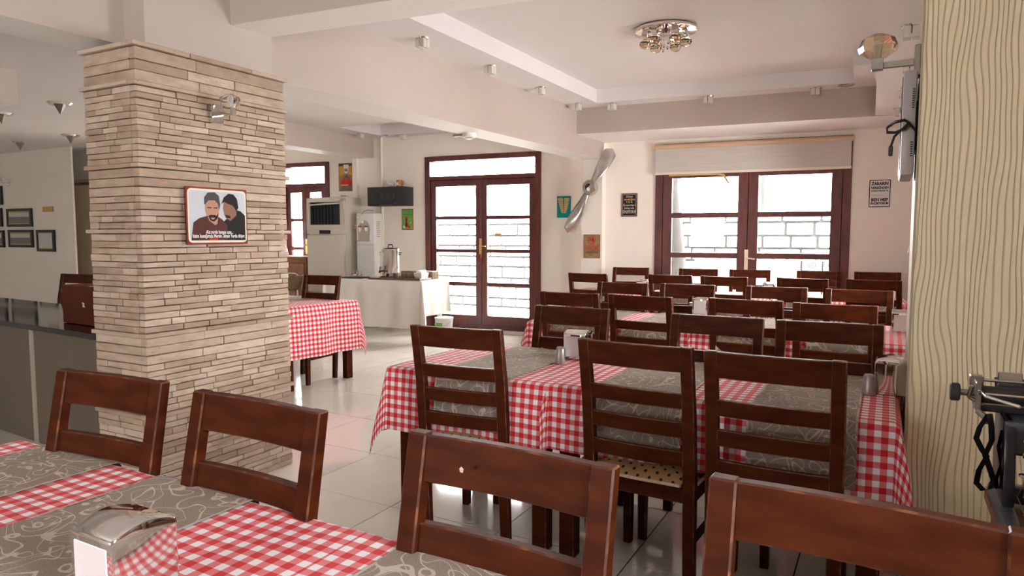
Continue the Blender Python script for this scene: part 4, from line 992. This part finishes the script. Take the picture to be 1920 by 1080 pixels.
b = B(); prof = [(-.10, .50), (-.06, .40), (-.14, .20), (-.12, .14), (.12, .14), (.14, .20), (.06, .40), (.10, .50), (.10, .58), (-.10, .58)]
b.plate([(wd*(.42+x), h*z) for x, z in prof][::-1], -.003, -.001); b.obj('glass_picture', 'ink_wine', t)
for (x, z, r_, mt) in ((.66, .14, .12, 'ink_red'), (.22, .14, .10, 'sign_white'), (.80, .33, .06, 'sign_cream'), (.42, .60, .10, 'ink_red')): B().plate(ell(wd*x, h*z, wd*r_, wd*r_, 14), -.0036, -.001).obj('flower_picture', mt, t)
t, wd, h = sign('road_poster', PW, (635.5, 307), (662, 358), 'tall poster of a red car on a desert road under an orange sky', 'dusk')
B().box(wd*.03, wd*.97, -.001, 0, h*.55, h*.9).obj('sky_picture', 'sky_orange', t)
B().plate([(0, h*.02), (wd*.98, h*.02), (wd*.98, h*.55), (wd*.62, h*.64), (wd*.3, h*.60), (0, h*.5)], -.0015, 0).obj('desert_picture', 'sign_kraft', t)
B().plate([(wd*.1, h*.02), (wd*.9, h*.02), (wd*.62, h*.6), (wd*.54, h*.6)], -.002, 0).obj('road_picture', 'road_grey', t)
B().plate([(wd*.14, h*.18), (wd*.94, h*.2), (wd*.96, h*.36), (wd*.84, h*.38), (wd*.74, h*.5), (wd*.42, h*.5), (wd*.30, h*.38), (wd*.14, h*.35)], -.003, 0).obj('car_picture', 'ink_red', t)
B().plate([(wd*.46, h*.40), (wd*.70, h*.40), (wd*.70, h*.47), (wd*.48, h*.47)], -.004, 0).obj('windscreen_picture', 'picture_grey', t)
B().box(wd*.16, wd*.70, -.0042, 0, h*.2, h*.235).obj('bumper_picture', 'picture_pale', t)
B().plate([(wd*.36, h*.95), (wd*.42, h*.68), (wd*.56, h*.63), (wd*.70, h*.68), (wd*.76, h*.95)], -.003, 0).obj('shield_picture', 'sign_white', t)
text('66', h*.17, 'sign_black', t, wd*.56, -.0045, h*.76, width=wd*.24, bold=.002)
# tin sign on the pillar (a plain stand-in picture: two men in leather jackets)
SP = SidePlane(-3.026)
t, wd, h = sign('tin_sign', SP, (344.5, 348.5), (462, 457), 'enamel tin sign with two men in leather jackets and a caption, on the pillar', 'poster_sky', 'rust_red')
def rrect(x0, x1, z0, z1, r_, n=5):
    p_ = []
    for (cx, cz, a0) in ((x1-r_, z1-r_, 0), (x0+r_, z1-r_, 90), (x0+r_, z0+r_, 180), (x1-r_, z0+r_, 270)):
        p_ += [(cx+r_*math.cos(R(a0+90*i/n)), cz+r_*math.sin(R(a0+90*i/n))) for i in range(n+1)]
    return p_[::-1]
fc = [q for q in t.children if q.name.startswith('face')][0]; bpy.data.objects.remove(fc)
B().plate(rrect(wd*.02, wd*.98, h*.03, h*.97, wd*.06), -.001, 0).obj('cream_border', 'sign_cream', t)
B().plate(rrect(wd*.045, wd*.955, h*.065, h*.935, wd*.05), -.002, 0).obj('sky_picture', 'poster_sky', t)
def pic(pts, mt, lay, name): return B().plate([(wd*x, h*z) for x, z in pts], -.002-.0006*lay, -.001).obj(name, mt, t)
pic([(.55, .07), (.955, .07), (.955, .52), (.88, .60), (.80, .62), (.66, .48), (.58, .40)], 'jacket_black', 1, 'jacket_picture')
pic([(.63, .46), (.70, .42), (.80, .52), (.82, .78), (.70, .80), (.60, .78), (.58, .64), (.60, .52)], 'skin_shade', 2, 'face_picture')
pic([(.555, .72), (.60, .84), (.68, .91), (.76, .90), (.82, .82), (.84, .66), (.80, .60), (.77, .66), (.74, .70), (.66, .73), (.60, .76)], 'hair_dark', 3, 'hair_picture')
pic([(.61, .53), (.69, .51), (.70, .47), (.63, .47)], 'hair_dark', 4, 'moustache_picture')
pic([(.06, .07), (.64, .07), (.64, .34), (.56, .44), (.48, .50), (.32, .50), (.20, .46), (.10, .38)], 'jacket_brown', 4, 'jacket_picture')
pic([(.34, .42), (.44, .34), (.47, .36), (.50, .52), (.51, .76), (.42, .80), (.30, .76), (.29, .60)], 'skin_print', 5, 'face_picture')
pic([(.28, .70), (.28, .82), (.34, .91), (.44, .92), (.51, .86), (.53, .70), (.505, .60), (.49, .72), (.44, .78), (.34, .77)], 'hair_grey', 6, 'hair_picture')
pic([(.33, .50), (.36, .42), (.42, .40), (.48, .46), (.495, .55), (.46, .50), (.44, .52), (.36, .52)], 'hair_dark', 6, 'beard_picture')
pic([(.37, .47), (.435, .47), (.42, .44), (.38, .44)], 'skin_print', 7, 'mouth_picture')
pic([(.32, .655), (.385, .65), (.385, .635), (.32, .635)], 'hair_dark', 7, 'brow_picture'); pic([(.42, .65), (.48, .655), (.48, .635), (.42, .635)], 'hair_dark', 7, 'brow_picture')
pic([(.34, .07), (.48, .07), (.48, .105), (.34, .105)], 'ink_red', 5, 'shirt_picture')
text('-Kız yurdu havaya uçsa...', h*.085, 'sign_white', t, wd*.5, -.0085, h*.215, width=wd*.45, bold=.0006)
text('bizim kucağımıza Mersin İdman Yurdu düşer.', h*.085, 'sign_white', t, wd*.5, -.0085, h*.145, width=wd*.86, bold=.0006)
# picture frames in the left room
FWP = Plane(-15.6, 6.4, 0)
for (tl, br, l, im) in [((15, 392), (63, 425), 'black frame with group photograph on the left room wall', 'picture_grey'), ((18, 431), (65, 464), 'black frame with dark landscape photograph on the left room wall', 'picture_grey'),
                        ((71, 431), (106, 472), 'black upright frame with pale sketch on the left room wall', 'picture_pale'), ((-14, 350), (7, 384), 'black frame cut by the picture edge, topmost of the group', 'picture_grey'),
                        ((-20, 391), (7, 425), 'black frame cut by the picture edge, beside the group photograph', 'picture_grey'), ((-20, 432), (11, 464), 'black frame cut by the picture edge, lowest of its column', 'picture_grey')]:
    t0, z1 = FWP.px(*tl); t1, z0 = FWP.px(*br); t = thing('picture_frame', l, 'picture frame', FWP.at(t0, z0, .02), 0, 'black picture frames'); wd, h = t1-t0, z1-z0; e = .045
    b = B(); b.box(0, wd, -.015, .015, 0, e); b.box(0, wd, -.015, .015, h-e, h); b.box(0, e, -.015, .015, e, h-e); b.box(wd-e, wd, -.015, .015, e, h-e); b.obj('frame', 'black_plastic', t)
    B().box(e, wd-e, -.006, .0, e, h-e).obj('gold_slip', 'gold', t); B().box(e+.018, wd-e-.018, -.008, -.002, e+.018, h-e-.018).obj('print', im, t)
    if 'pale' not in l: B().box(e+.03, wd-e-.03, -.009, -.004, h*.55, h-e-.025).obj('print_sky', 'picture_pale', t)
t0, z1 = FWP.px(83, 388); t1, z0 = FWP.px(101, 397); o = B().box(0, t1-t0, -.01, .01, 0, z1-z0).obj('brass_plate', 'gold', None, FWP.at(t0, z0, .02)); tag(o, 'small brass plate above the framed pictures', 'plate')

# propeller on the pier
tip0, tip1 = on_y(1148, 279, 7.93), on_y(1064, 437, 7.93); hub = on_y(1106, 352, 7.93)
pr_ = thing('propeller', 'silver aircraft propeller hung diagonally on the pier', 'propeller', hub)
def blade(v, s):
    L_ = v.length; ax = v.normalized(); side = Vector((ax.z, 0, -ax.x)); b = B(); n = 14; ring = []
    for i in range(n+1):
        u = i/n; wd = (.035+.055*math.sin(min(1, u*1.25)*math.pi*.62))*(1 if u < .86 else max(.12, math.sqrt(max(0, 1-((u-.86)/.14)**2)))); th = .028*(1-u)+.006
        tw = R(50*(1-u)-8); c = ax*(L_*u)
        e1 = side*math.cos(tw)*s + Vector((0, -1, 0))*math.sin(tw); e2 = e1.cross(ax)
        for k in range(10):
            an = 2*math.pi*k/10; b.v.append(tuple(c + e1*(wd*math.cos(an)) + e2*(th*math.sin(an))))
    for i in range(n):
        for k in range(10): kk = (k+1) % 10; b.f.append((i*10+k, i*10+kk, i*10+10+kk, i*10+10+k)); b.m.append(0)
    b.f += [tuple(range(9, -1, -1)), tuple(n*10+k for k in range(10))]; b.m += [0, 0]
    return b.obj('blade', 'propeller_metal', pr_, smooth=True)
blade(tip0-hub, 1); blade(tip1-hub, -1)
b = B(); n = 24
for (r0, y) in ((.075, -.05), (.085, -.03), (.085, .05), (.042, .05), (.042, -.05)):
    for k in range(n): b.v.append((r0*math.cos(2*math.pi*k/n), y, r0*1.15*math.sin(2*math.pi*k/n)))
for i in range(5):
    for k in range(n): kk = (k+1) % n; i2 = (i+1) % 5; b.f.append((i*n+k, i*n+kk, i2*n+kk, i2*n+k)); b.m.append(0)
b.obj('hub', 'propeller_metal', pr_, smooth=True)
B().tube([(0, .08, -.01), (0, -.06, -.02)], .022, 12).obj('mounting_peg', 'napkin', pr_, smooth=True)

# ================================================================== LEFT BACK: buffet, air conditioner, dispenser, speaker
FR, BR = on_z(790, 527, .77), on_z(823, 519, .77); e1 = Vector((1, -.06, 0)).normalized()
ang = R(4.9)
bt = thing('buffet_table', 'long folding table under a white cloth before the air conditioner', 'table', (FR.x-.78, FR.y+.28, 0), ang)
B().box(-.74, .74, -.325, .325, .735, .765).obj('tabletop', 'white_plastic', bt, bevel=.004)
for sx in (-1, 1):
    for sy in (-1, 1): B().box(sx*.66-.025, sx*.66+.025, sy*.27-.025, sy*.27+.025, 0, .735).obj('leg', 'white_plastic', bt)
OLD = TZ; TZ = .768
o = link('tablecloth', drape(.75, .335, (.1, .46, .62, .02), 71, wave=.011, mat='white_cloth', fold=.10), None, bt.location, ang); tag(o, 'long plain white cloth draped over the buffet table', 'tablecloth')
TZ = OLD
def on_b(px, py, z=.775): return on_z(px, py, z)
# boiler
p = on_y(733, 516, 7.46); ur = thing('tea_urn', 'tall stainless steel tea urn with two black taps on the buffet', 'urn', (p.x, 7.46, .775), R(10))
B().lathe([(.118, 0), (.118, .05), (.125, .055), (.125, .36), (.128, .365), (.128, .372)], 32).obj('body', 'brushed_steel', ur, smooth=True)
li = B().lathe([(.128, .372), (.126, .385), (.10, .40), (.01, .408)], 32).obj('lid', 'chrome', ur, smooth=True)
B().tube([(-.035, 0, .405), (-.03, 0, .44), (.03, 0, .44), (.035, 0, .405)], .009, 8).obj('lid_knob', 'black_plastic', li, smooth=True)
for s in (-1, 1): B().tube([(s*.125, 0, .33), (s*.165, 0, .335), (s*.165, 0, .31), (s*.125, 0, .31)], .008, 8).obj('handle', 'black_plastic', ur, smooth=True)
for x in (-.075, .0):
    tp = B().tube([(x, -.11, .085), (x, -.175, .085), (x, -.18, .06)], .011, 8).obj('tap', 'black_plastic', ur, smooth=True); B().tube([(x, -.165, .09), (x, -.17, .14), (x+.02, -.17, .15), (x+.02, -.17, .11)], .006, 6).obj('tap_lever', 'black_plastic', tp)
B().tube([(.02, -.118, .03), (.02, -.14, .03)], .022, 14).obj('dial', 'black_plastic', ur)
B().tube([(-.09, -.115, .02), (-.09, -.118, .34)], .006, 8).obj('sight_glass', 'crystal', ur)
B().box(-.10, -.04, -.13, -.118, .30, .335).obj('plate', 'picture_pale', ur)
# tray with tea glasses
q0, q1 = on_b(690, 518), on_b(815, 516)
tr_ = thing('serving_tray', 'long dark wooden tray of tea glasses on the buffet', 'tray', ((FR.x-.40), FR.y+.13, .774), ang)
B().box(-.42, .34, -.13, .13, 0, .008).obj('bottom', 'tray_wood', tr_); b = B(); b.box(-.42, .34, -.145, -.13, 0, .022); b.box(-.42, .34, .13, .145, 0, .022); b.box(-.435, -.42, -.145, .145, 0, .022); b.box(.34, .355, -.145, .145, 0, .022); b.obj('rim', 'tray_wood', tr_, bevel=.002)
gm = B().lathe([(.020, 0), (.024, .002), (.026, .02), (.021, .045), (.027, .08), (.0255, .08), (.0195, .045), (.0245, .02), (.02, .005), (.001, .005)], 14, cap=False).mesh('tea_glass', 'crystal', smooth=True)
mt_ = tr_.matrix_basis
for k in range(12):
    xx = -.02+(k % 6)*.058; yy = -.085+(k//6)*.065; pw = mt_ @ Vector((xx, yy, .009))
    o = link('tea_glass', gm, None, pw); tag(o, 'waisted clear tea glass on the dark tray', 'glass', 'tea glasses on the tray')
for k in range(2):
    p = on_b(664+8*k, 517); o = link('tea_glass', gm, None, (p.x+.02, p.y, .775)); o.scale = (1.5, 1.5, .9); tag(o, 'squat clear tumbler at the buffet end beside the air conditioner', 'glass', 'squat tumblers')
# lidded wicker tray and white basket, spoons
pw = mt_ @ Vector((.12, .24, .0)); o = B().box(-.24, .24, -.09, .09, .0, .10).obj('bread_box', 'wicker', None, pw, ang, bevel=.008); tag(o, 'flat woven lidded box behind the tea glasses', 'box')
pw = mt_ @ Vector((.30, -.02, .009)); wb = thing('white_basket', 'small white woven basket with napkins at the buffet corner', 'basket', pw, ang)
B().hexa([(-.05, -.08, 0), (.05, -.08, 0), (.05, .08, 0), (-.05, .08, 0), (-.06, -.095, .085), (.06, -.095, .085), (.06, .095, .085), (-.06, .095, .085)]).obj('basket', 'white_wicker', wb, bevel=.006)
B().hexa([(-.045, -.07, .08), (.045, -.07, .08), (.045, .07, .08), (-.045, .07, .08), (-.03, -.03, .115), (.03, -.05, .10), (.04, .05, .12), (-.03, .05, .10)]).obj('napkins', 'napkin', wb)
pw = mt_ @ Vector((-.10, .0, .009)); cup = thing('spoon_cup', 'small cup of pale wooden stirrers before the tea urn', 'cup', pw)
B().lathe([(.028, 0), (.034, .07)], 14).obj('cup', 'wicker', cup)
for k in range(6): a_ = k*1.05; B().tube([(.012*math.cos(a_), .012*math.sin(a_), .06), (.035*math.cos(a_), .035*math.sin(a_), .14)], .004, 5).obj('stirrer', 'sign_cream', cup)
pw = mt_ @ Vector((-.75, .02, 0)); o = B().box(-.16, .16, -.10, .10, 0, .012).obj('black_mat', 'black_plastic', None, pw, ang, bevel=.003); tag(o, 'flat black mat under the squat tumblers', 'mat')
# bucket below the table
p = on_z(806, 632, 0); bk = thing('bucket', 'white plastic bucket with picture label beside the buffet', 'bucket', (p.x+.16, p.y+.10, 0))
B().lathe([(.10, 0), (.12, .25), (.125, .25), (.125, .262), (.11, .262)], 24).obj('pail', 'white_plastic', bk, smooth=True); B().tube([(-.12, 0, .22), (-.09, -.09, .17), (0, -.135, .15), (.09, -.09, .17), (.12, 0, .22)], .003, 6).obj('bail', 'brushed_steel', bk)
B().box(-.045, .045, -.122, -.113, .08, .20).obj('label', 'sign_green', bk); B().box(-.035, .03, -.124, -.12, .09, .14).obj('label_picture', 'poster_sky', bk)
p = on_z(790, 634, 0); o = B().lathe([(.07, 0), (.085, .05), (.075, .12), (.09, .22), (.06, .24)], 10).obj('sack', 'lace', None, (p.x-.34, p.y+.34, 0), 0, smooth=True); tag(o, 'small beige sack behind the white bucket', 'sack')
# air conditioner
acx, acy = -7.31, 7.62; ac = thing('air_conditioner', 'tall beige floor-standing air conditioner with open dark grille', 'air conditioner', (acx, acy, 0), R(2))
aw, ad, ah = .72, .36, 1.905
B().box(-aw/2, aw/2, .03, ad, 0, ah).obj('cabinet', 'ac_plastic', ac, bevel=.012, seg=2, smooth=True)
b = B(); b.box(-aw/2, -aw/2+.045, -.02, .04, 1.50, ah-.02); b.box(aw/2-.085, aw/2, -.02, .04, 1.50, ah-.02); b.box(-aw/2, aw/2, -.02, .04, ah-.075, ah-.01); b.box(-aw/2, aw/2, -.02, .04, 1.36, 1.50); b.obj('grille_surround', 'ac_plastic', ac, bevel=.006, smooth=True)
gr = B().box(-aw/2+.045, aw/2-.085, .02, .035, 1.50, ah-.075).obj('grille', 'dark_grille', ac)
for k in range(7): x = -aw/2+.09+k*.062; B().box(x, x+.006, .0, .02, 1.50, ah-.075).obj('vane', 'black_plastic', gr)
for k in range(6): B().box(-.005, .03, -.005, .0, 1.53+k*.05, 1.54+k*.05).obj('louvre_link', 'beige_plastic', gr).rotation_euler = (0, R(20), 0)
B().tube([(-aw/2+.05, -.01, ah-.11), (0, -.015, ah-.10), (aw/2-.09, -.01, ah-.095)], .012, 6).obj('deflector', 'ac_plastic', gr)
B().box(-aw/2, aw/2-.02, -.02, .035, .50, 1.352).obj('front_panel', 'ac_plastic', ac, bevel=.008, smooth=True)
B().box(-.11, .10, -.023, -.018, 1.365, 1.42).obj('display', 'enamel_black', ac)
B().box(-aw/2, aw/2-.02, -.02, .035, .06, .492).obj('lower_panel', 'ac_plastic', ac, bevel=.008, smooth=True)
for k in range(9): z = .11+k*.04; B().box(-aw/2+.05, aw/2-.09, -.026, -.019, z, z+.014).obj('vent_slot', 'beige_plastic', ac)
b = B(); b.box(.20, .26, .10, .16, ah, ah+.03); b.tube([(.1, .15, ah+.006), (.24, .2, ah+.012), (.29, .18, ah+.01)], .006, 6); b.obj('cable_cap', 'beige_plastic', ac)
# water dispenser stands on the buffet's rear
P_ = on_b(681, 515); dsx = -6.66; dsy = 7.735
ds = thing('water_dispenser', 'white water dispenser with red and blue taps beside the air conditioner', 'water dispenser', (dsx, dsy, 0), R(2))
B().box(-.165, .155, .0, .20, 0, 1.665).obj('cabinet', 'white_plastic', ds, bevel=.018, seg=2, smooth=True)
rc = B().plate([(-.125, 1.27), (.075, 1.27), (.085, 1.46), (.04, 1.545), (-.02, 1.565), (-.08, 1.545), (-.135, 1.46)], -.004, .0).obj('tap_niche', 'beige_plastic', ds)
B().box(-.13, .085, -.03, .0, 1.255, 1.27).obj('drip_tray', 'beige_plastic', ds)
for x, mt in ((-.085, 'ink_red'), (.03, 'ink_blue')):
    tp = B().hexa([(x-.014, -.035, 1.40), (x+.014, -.035, 1.40), (x+.014, -.004, 1.40), (x-.014, -.004, 1.40), (x-.02, -.035, 1.46), (x+.02, -.035, 1.46), (x+.02, -.004, 1.46), (x-.02, -.004, 1.46)]).obj('tap', 'white_plastic', ds, bevel=.003)
    B().box(x-.02, x+.02, -.037, -.004, 1.462, 1.478).obj('tap_mark', mt, tp)
B().box(-.166, .157, -.003, .0, 1.205, 1.211).obj('seam', 'beige_plastic', ds)
pts = [(-.05, -.02, 1.55), (-.06, -.02, 1.62), (-.03, -.01, 1.68), (.03, .02, 1.71), (.10, .06, 1.70)]
B().tube(pts, .005, 6).obj('hose', 'nickel', ds, smooth=True); B().box(-.08, -.03, -.02, -.004, 1.52, 1.56).obj('tag', 'napkin', ds)
b = B()
for k in range(8): b.box(.155, .158, .06, .14, 1.32+k*.03, 1.335+k*.03)
b.obj('side_vents', 'beige_plastic', ds)
# speaker on the wall with a toy horse and a mug on it
t0, z1 = DOORW.px(703, 350); t1, z0 = DOORW.px(765, 391)
sp = thing('loudspeaker', 'wide black loudspeaker box fixed high on the wall by the door', 'speaker', DOORW.at(t0+.06, 0, .0), DOORW.a)
sw2 = .52; zt0, zt1 = 1.765, 2.035
B().box(0, sw2+.10, -.28, -.02, zt0, zt1).obj('cabinet', 'black_plastic', sp, bevel=.012, seg=2, smooth=True)
gf = B().box(.015, sw2-.0, -.292, -.278, zt0+.015, zt1-.015).obj('grille_cloth', 'dark_grille', sp, bevel=.006)
for (x, r_) in ((.17, .085), (.31, .05), (.42, .05)):
    n = 24; b = B()
    for rr2 in (r_, r_-.006):
        for k in range(n): b.v.append((x+rr2*math.cos(2*math.pi*k/n), -.2935, (zt0+zt1)/2+rr2*math.sin(2*math.pi*k/n)))
    for k in range(n): b.f.append((k, (k+1) % n, n+(k+1) % n, n+k)); b.m.append(0)
    b.obj('cone_ring', 'enamel_grey', gf)
B().box(.46, .51, -.2945, -.29, zt0+.03, zt0+.04).obj('badge', 'ink_blue', gf)
B().box(.2, .3, -.03, .0, zt0+.08, zt0+.18).obj('bracket', 'black_plastic', sp)
hp = DOORW.at(t0+.38, zt1, .17); ho = thing('horse_figurine', 'small white animal figurine on top of the loudspeaker', 'figurine', hp, DOORW.a)
B().tube([(.07, 0, .035), (.0, 0, .04), (-.03, 0, .06), (-.05, 0, .105), (-.075, 0, .095)], [.02, .028, .024, .018, .010], 10).obj('body', 'horse_white', ho, smooth=True)
for x in (-.02, .05):
    for y in (-.012, .012): B().tube([(x, y, 0), (x, y, .035)], .008, 6).obj('leg', 'horse_white', ho)
B().tube([(-.045, 0, .10), (-.045, 0, .125)], [.008, .003], 6).obj('ear', 'horse_white', ho)
mp_ = DOORW.at(t0+.54, zt1, .17); mg = thing('tiger_mug', 'orange brown striped mug on top of the loudspeaker', 'mug', mp_, 0)
B().lathe([(.042, 0), (.045, .01), (.045, .095), (.040, .095), (.040, .01), (.001, .008)], 20, cap=False).obj('cup', 'mug_orange', mg, smooth=True); B().tube([(.044, 0, .08), (.075, 0, .07), (.075, 0, .035), (.044, 0, .02)], .007, 8).obj('handle', 'mug_orange', mg, smooth=True)
B().box(-.02, .02, -.047, -.043, .02, .06).obj('face_patch', 'sign_white', mg)
# pipes in the corner
t0, _ = DOORW.px(718, 300)
for k, (x, zt_) in enumerate(((0.0, ZC), (-.05, 1.9))):
    o = B().tube([(0, 0, .4), (0, 0, zt_)], .022 if k == 0 else .016, 10).obj('wall_pipe', 'paint_wall' if k == 0 else 'lace', None, DOORW.at(t0+x, 0, .03), smooth=True); tag(o, ('thick painted pipe rising to the ceiling in the corner', 'thin beige pipe beside the tea urn')[k], 'pipe')
# wooden chest, wicker basket and white lamp by the far left door
p = on_y(552, 545, 7.9); ch = thing('wooden_cabinet', 'low pale wooden cabinet beside the glazed door behind the pillar', 'cabinet', (p.x-.35, 7.9, 0))
B().box(-.55, .62, 0, .45, 0, .98).obj('body', 'desk_wood', ch, bevel=.005); B().box(-.58, .65, -.03, .47, .98, 1.01).obj('top', 'desk_wood', ch, bevel=.004)
for k in range(2): dd = B().box(-.5+k*.56, .02+k*.56, -.015, .0, .1, .9).obj('door', 'desk_wood', ch, bevel=.003); B().tube([(-.03+k*.11, -.015, .55), (-.03+k*.11, -.035, .55)], .012, 8).obj('knob', 'brass', dd)
p = on_y(548, 552, 7.2); bs = thing('wicker_basket', 'round brown wicker basket behind the lone table', 'basket', (p.x-.05, 7.2, 0))
B().lathe([(.12, .55), (.16, .58), (.19, .74), (.205, .76), (.19, .77), (.15, .60), (.001, .58)], 20, cap=False).obj('bowl', 'wicker', bs, smooth=True); B().tube([(-.19, 0, .76), (-.12, 0, .79), (.12, 0, .79), (.19, 0, .76)], .01, 6).obj('handle', 'white_wicker', bs)
for k in range(3): a_ = k*2.09+.5; B().tube([(.14*math.cos(a_), .14*math.sin(a_), 0), (.11*math.cos(a_), .11*math.sin(a_), .56)], .012, 6).obj('stand_leg', 'white_plastic', bs)
p = on_y(523, 492, 8.1); lp = thing('table_lamp', 'white cone lamp shade on the pale cabinet', 'lamp', (p.x, 8.1, 1.01))
B().lathe([(.16, .02), (.14, .10), (.09, .30), (.085, .52)], 20, cap=False).obj('shade', 'napkin', lp, smooth=True); B().lathe([(.08, 0), (.02, .02), (.02, .1)], 16).obj('base', 'iron', lp)
B().tube([(-.02, 0, .52), (.0, 0, .66), (.08, 0, .58), (.12, 0, .54)], .008, 6).obj('arm', 'iron', lp)

# ================================================================== LEFT: counter and what stands on it
zc = .78; a_, c_ = on_z(0, 601, zc), on_z(182, 628, zc)
ct = thing('counter', 'low counter with grey-beige panels and pale corner strip behind the front chairs', 'counter', (c_.x+.12, c_.y, 0), math.atan2(a_.y-c_.y, a_.x-c_.x)+math.pi)
xl = -3.6
B().box(xl, -1.02, .03, .72, 0, zc-.035).obj('panel', 'counter_panel', ct); B().box(-.985, .0, .03, .72, 0, zc-.035).obj('panel', 'counter_panel', ct); B().box(-1.02, -.985, .018, .05, 0, zc-.035).obj('corner_strip', 'counter_trim', ct)
o = B().box(xl, .02, -.005, .76, zc-.034, zc).obj('countertop', 'black_stone', None, ct.location, ct.rotation_euler.z, bevel=.003); tag(o, 'polished black stone top lying on the counter', 'countertop')
cr = ct.matrix_basis.copy(); ca = ct.rotation_euler.z
ct.matrix_basis; bpy.context.view_layer.update(); cm = ct.matrix_world.copy()
p0, p1 = on_z(119, 605, zc), on_z(186, 618, zc)
bx_ = thing('wooden_box', 'square dark red wooden box with small white emblem on the counter', 'box', (p0.x, p0.y, zc+.003), ca)
wbx = (p1-p0).length+.05; hb = .245; b = B(); b.box(0, wbx, 0, .012, 0, hb); b.box(0, wbx, .36, .372, 0, hb); b.box(0, .012, .012, .36, 0, hb); b.box(wbx-.012, wbx, .012, .36, 0, hb); b.box(.012, wbx-.012, .012, .36, 0, .01); b.obj('crate', 'box_wood', bx_, bevel=.002)
B().plate([(.255, .115), (.285, .112), (.275, .125), (.28, .14), (.268, .135), (.262, .145), (.252, .14), (.262, .128)], -.002, .0).obj('emblem', 'napkin', bx_)
B().box(.012, wbx-.012, .012, .36, .01, hb-.02).obj('paper_stack', 'sign_cream', bx_)
for k, (z, mt, l) in enumerate(((0, 'wicker_grey', 'grey wicker bread basket, lowest of the stack on the box'), (.10, 'wicker', 'brown wicker bread basket in the middle of the stack'), (.19, 'wicker_grey', 'grey wicker bread basket topmost of the stack'))):
    t = thing('bread_basket', l, 'basket', (p1.x-.03, p1.y+.19, zc+hb+.004+z)); b = B()
    for q in range(6):
        r_ = .085+.012*q; zz = .006+q*.017; b.tube([(r_*math.cos(R(20*i)), r_*math.sin(R(20*i)), zz+.004*math.sin(i*2.6+q)) for i in range(19)], .0085, 5)
    b.obj('weave', mt, t); B().lathe([(.078, 0), (.085, .02), (.14, .10)], 18, cap=False).obj('bowl', mt, t); B().lathe([(.001, .001), (.078, .0)], 18, cap=False).obj('bottom', mt, t)
p = on_z(140, 514, CH); chair(p.x, p.y, math.pi+R(10), 'dark chair standing behind the black counter')
B().box(-.03, .09, .0, .03, .40, .54).obj('plaque', 'desk_wood', ct, bevel=.004)
# blind cord with wooden bell by the column
b = B().tube([(0, 0, 1.30), (0, 0, ZS)], .0018, 5); pc = on_x(1703, 468, .11)
cd = thing('blind_cord', 'thin blind cord with small wooden bell beside the column', 'cord', (.092, 3.55, 0)); b.obj('cord', 'napkin', cd); B().lathe([(.015, 1.27), (.013, 1.285), (.006, 1.305)], 10).obj('bell', 'beige_plastic', cd)
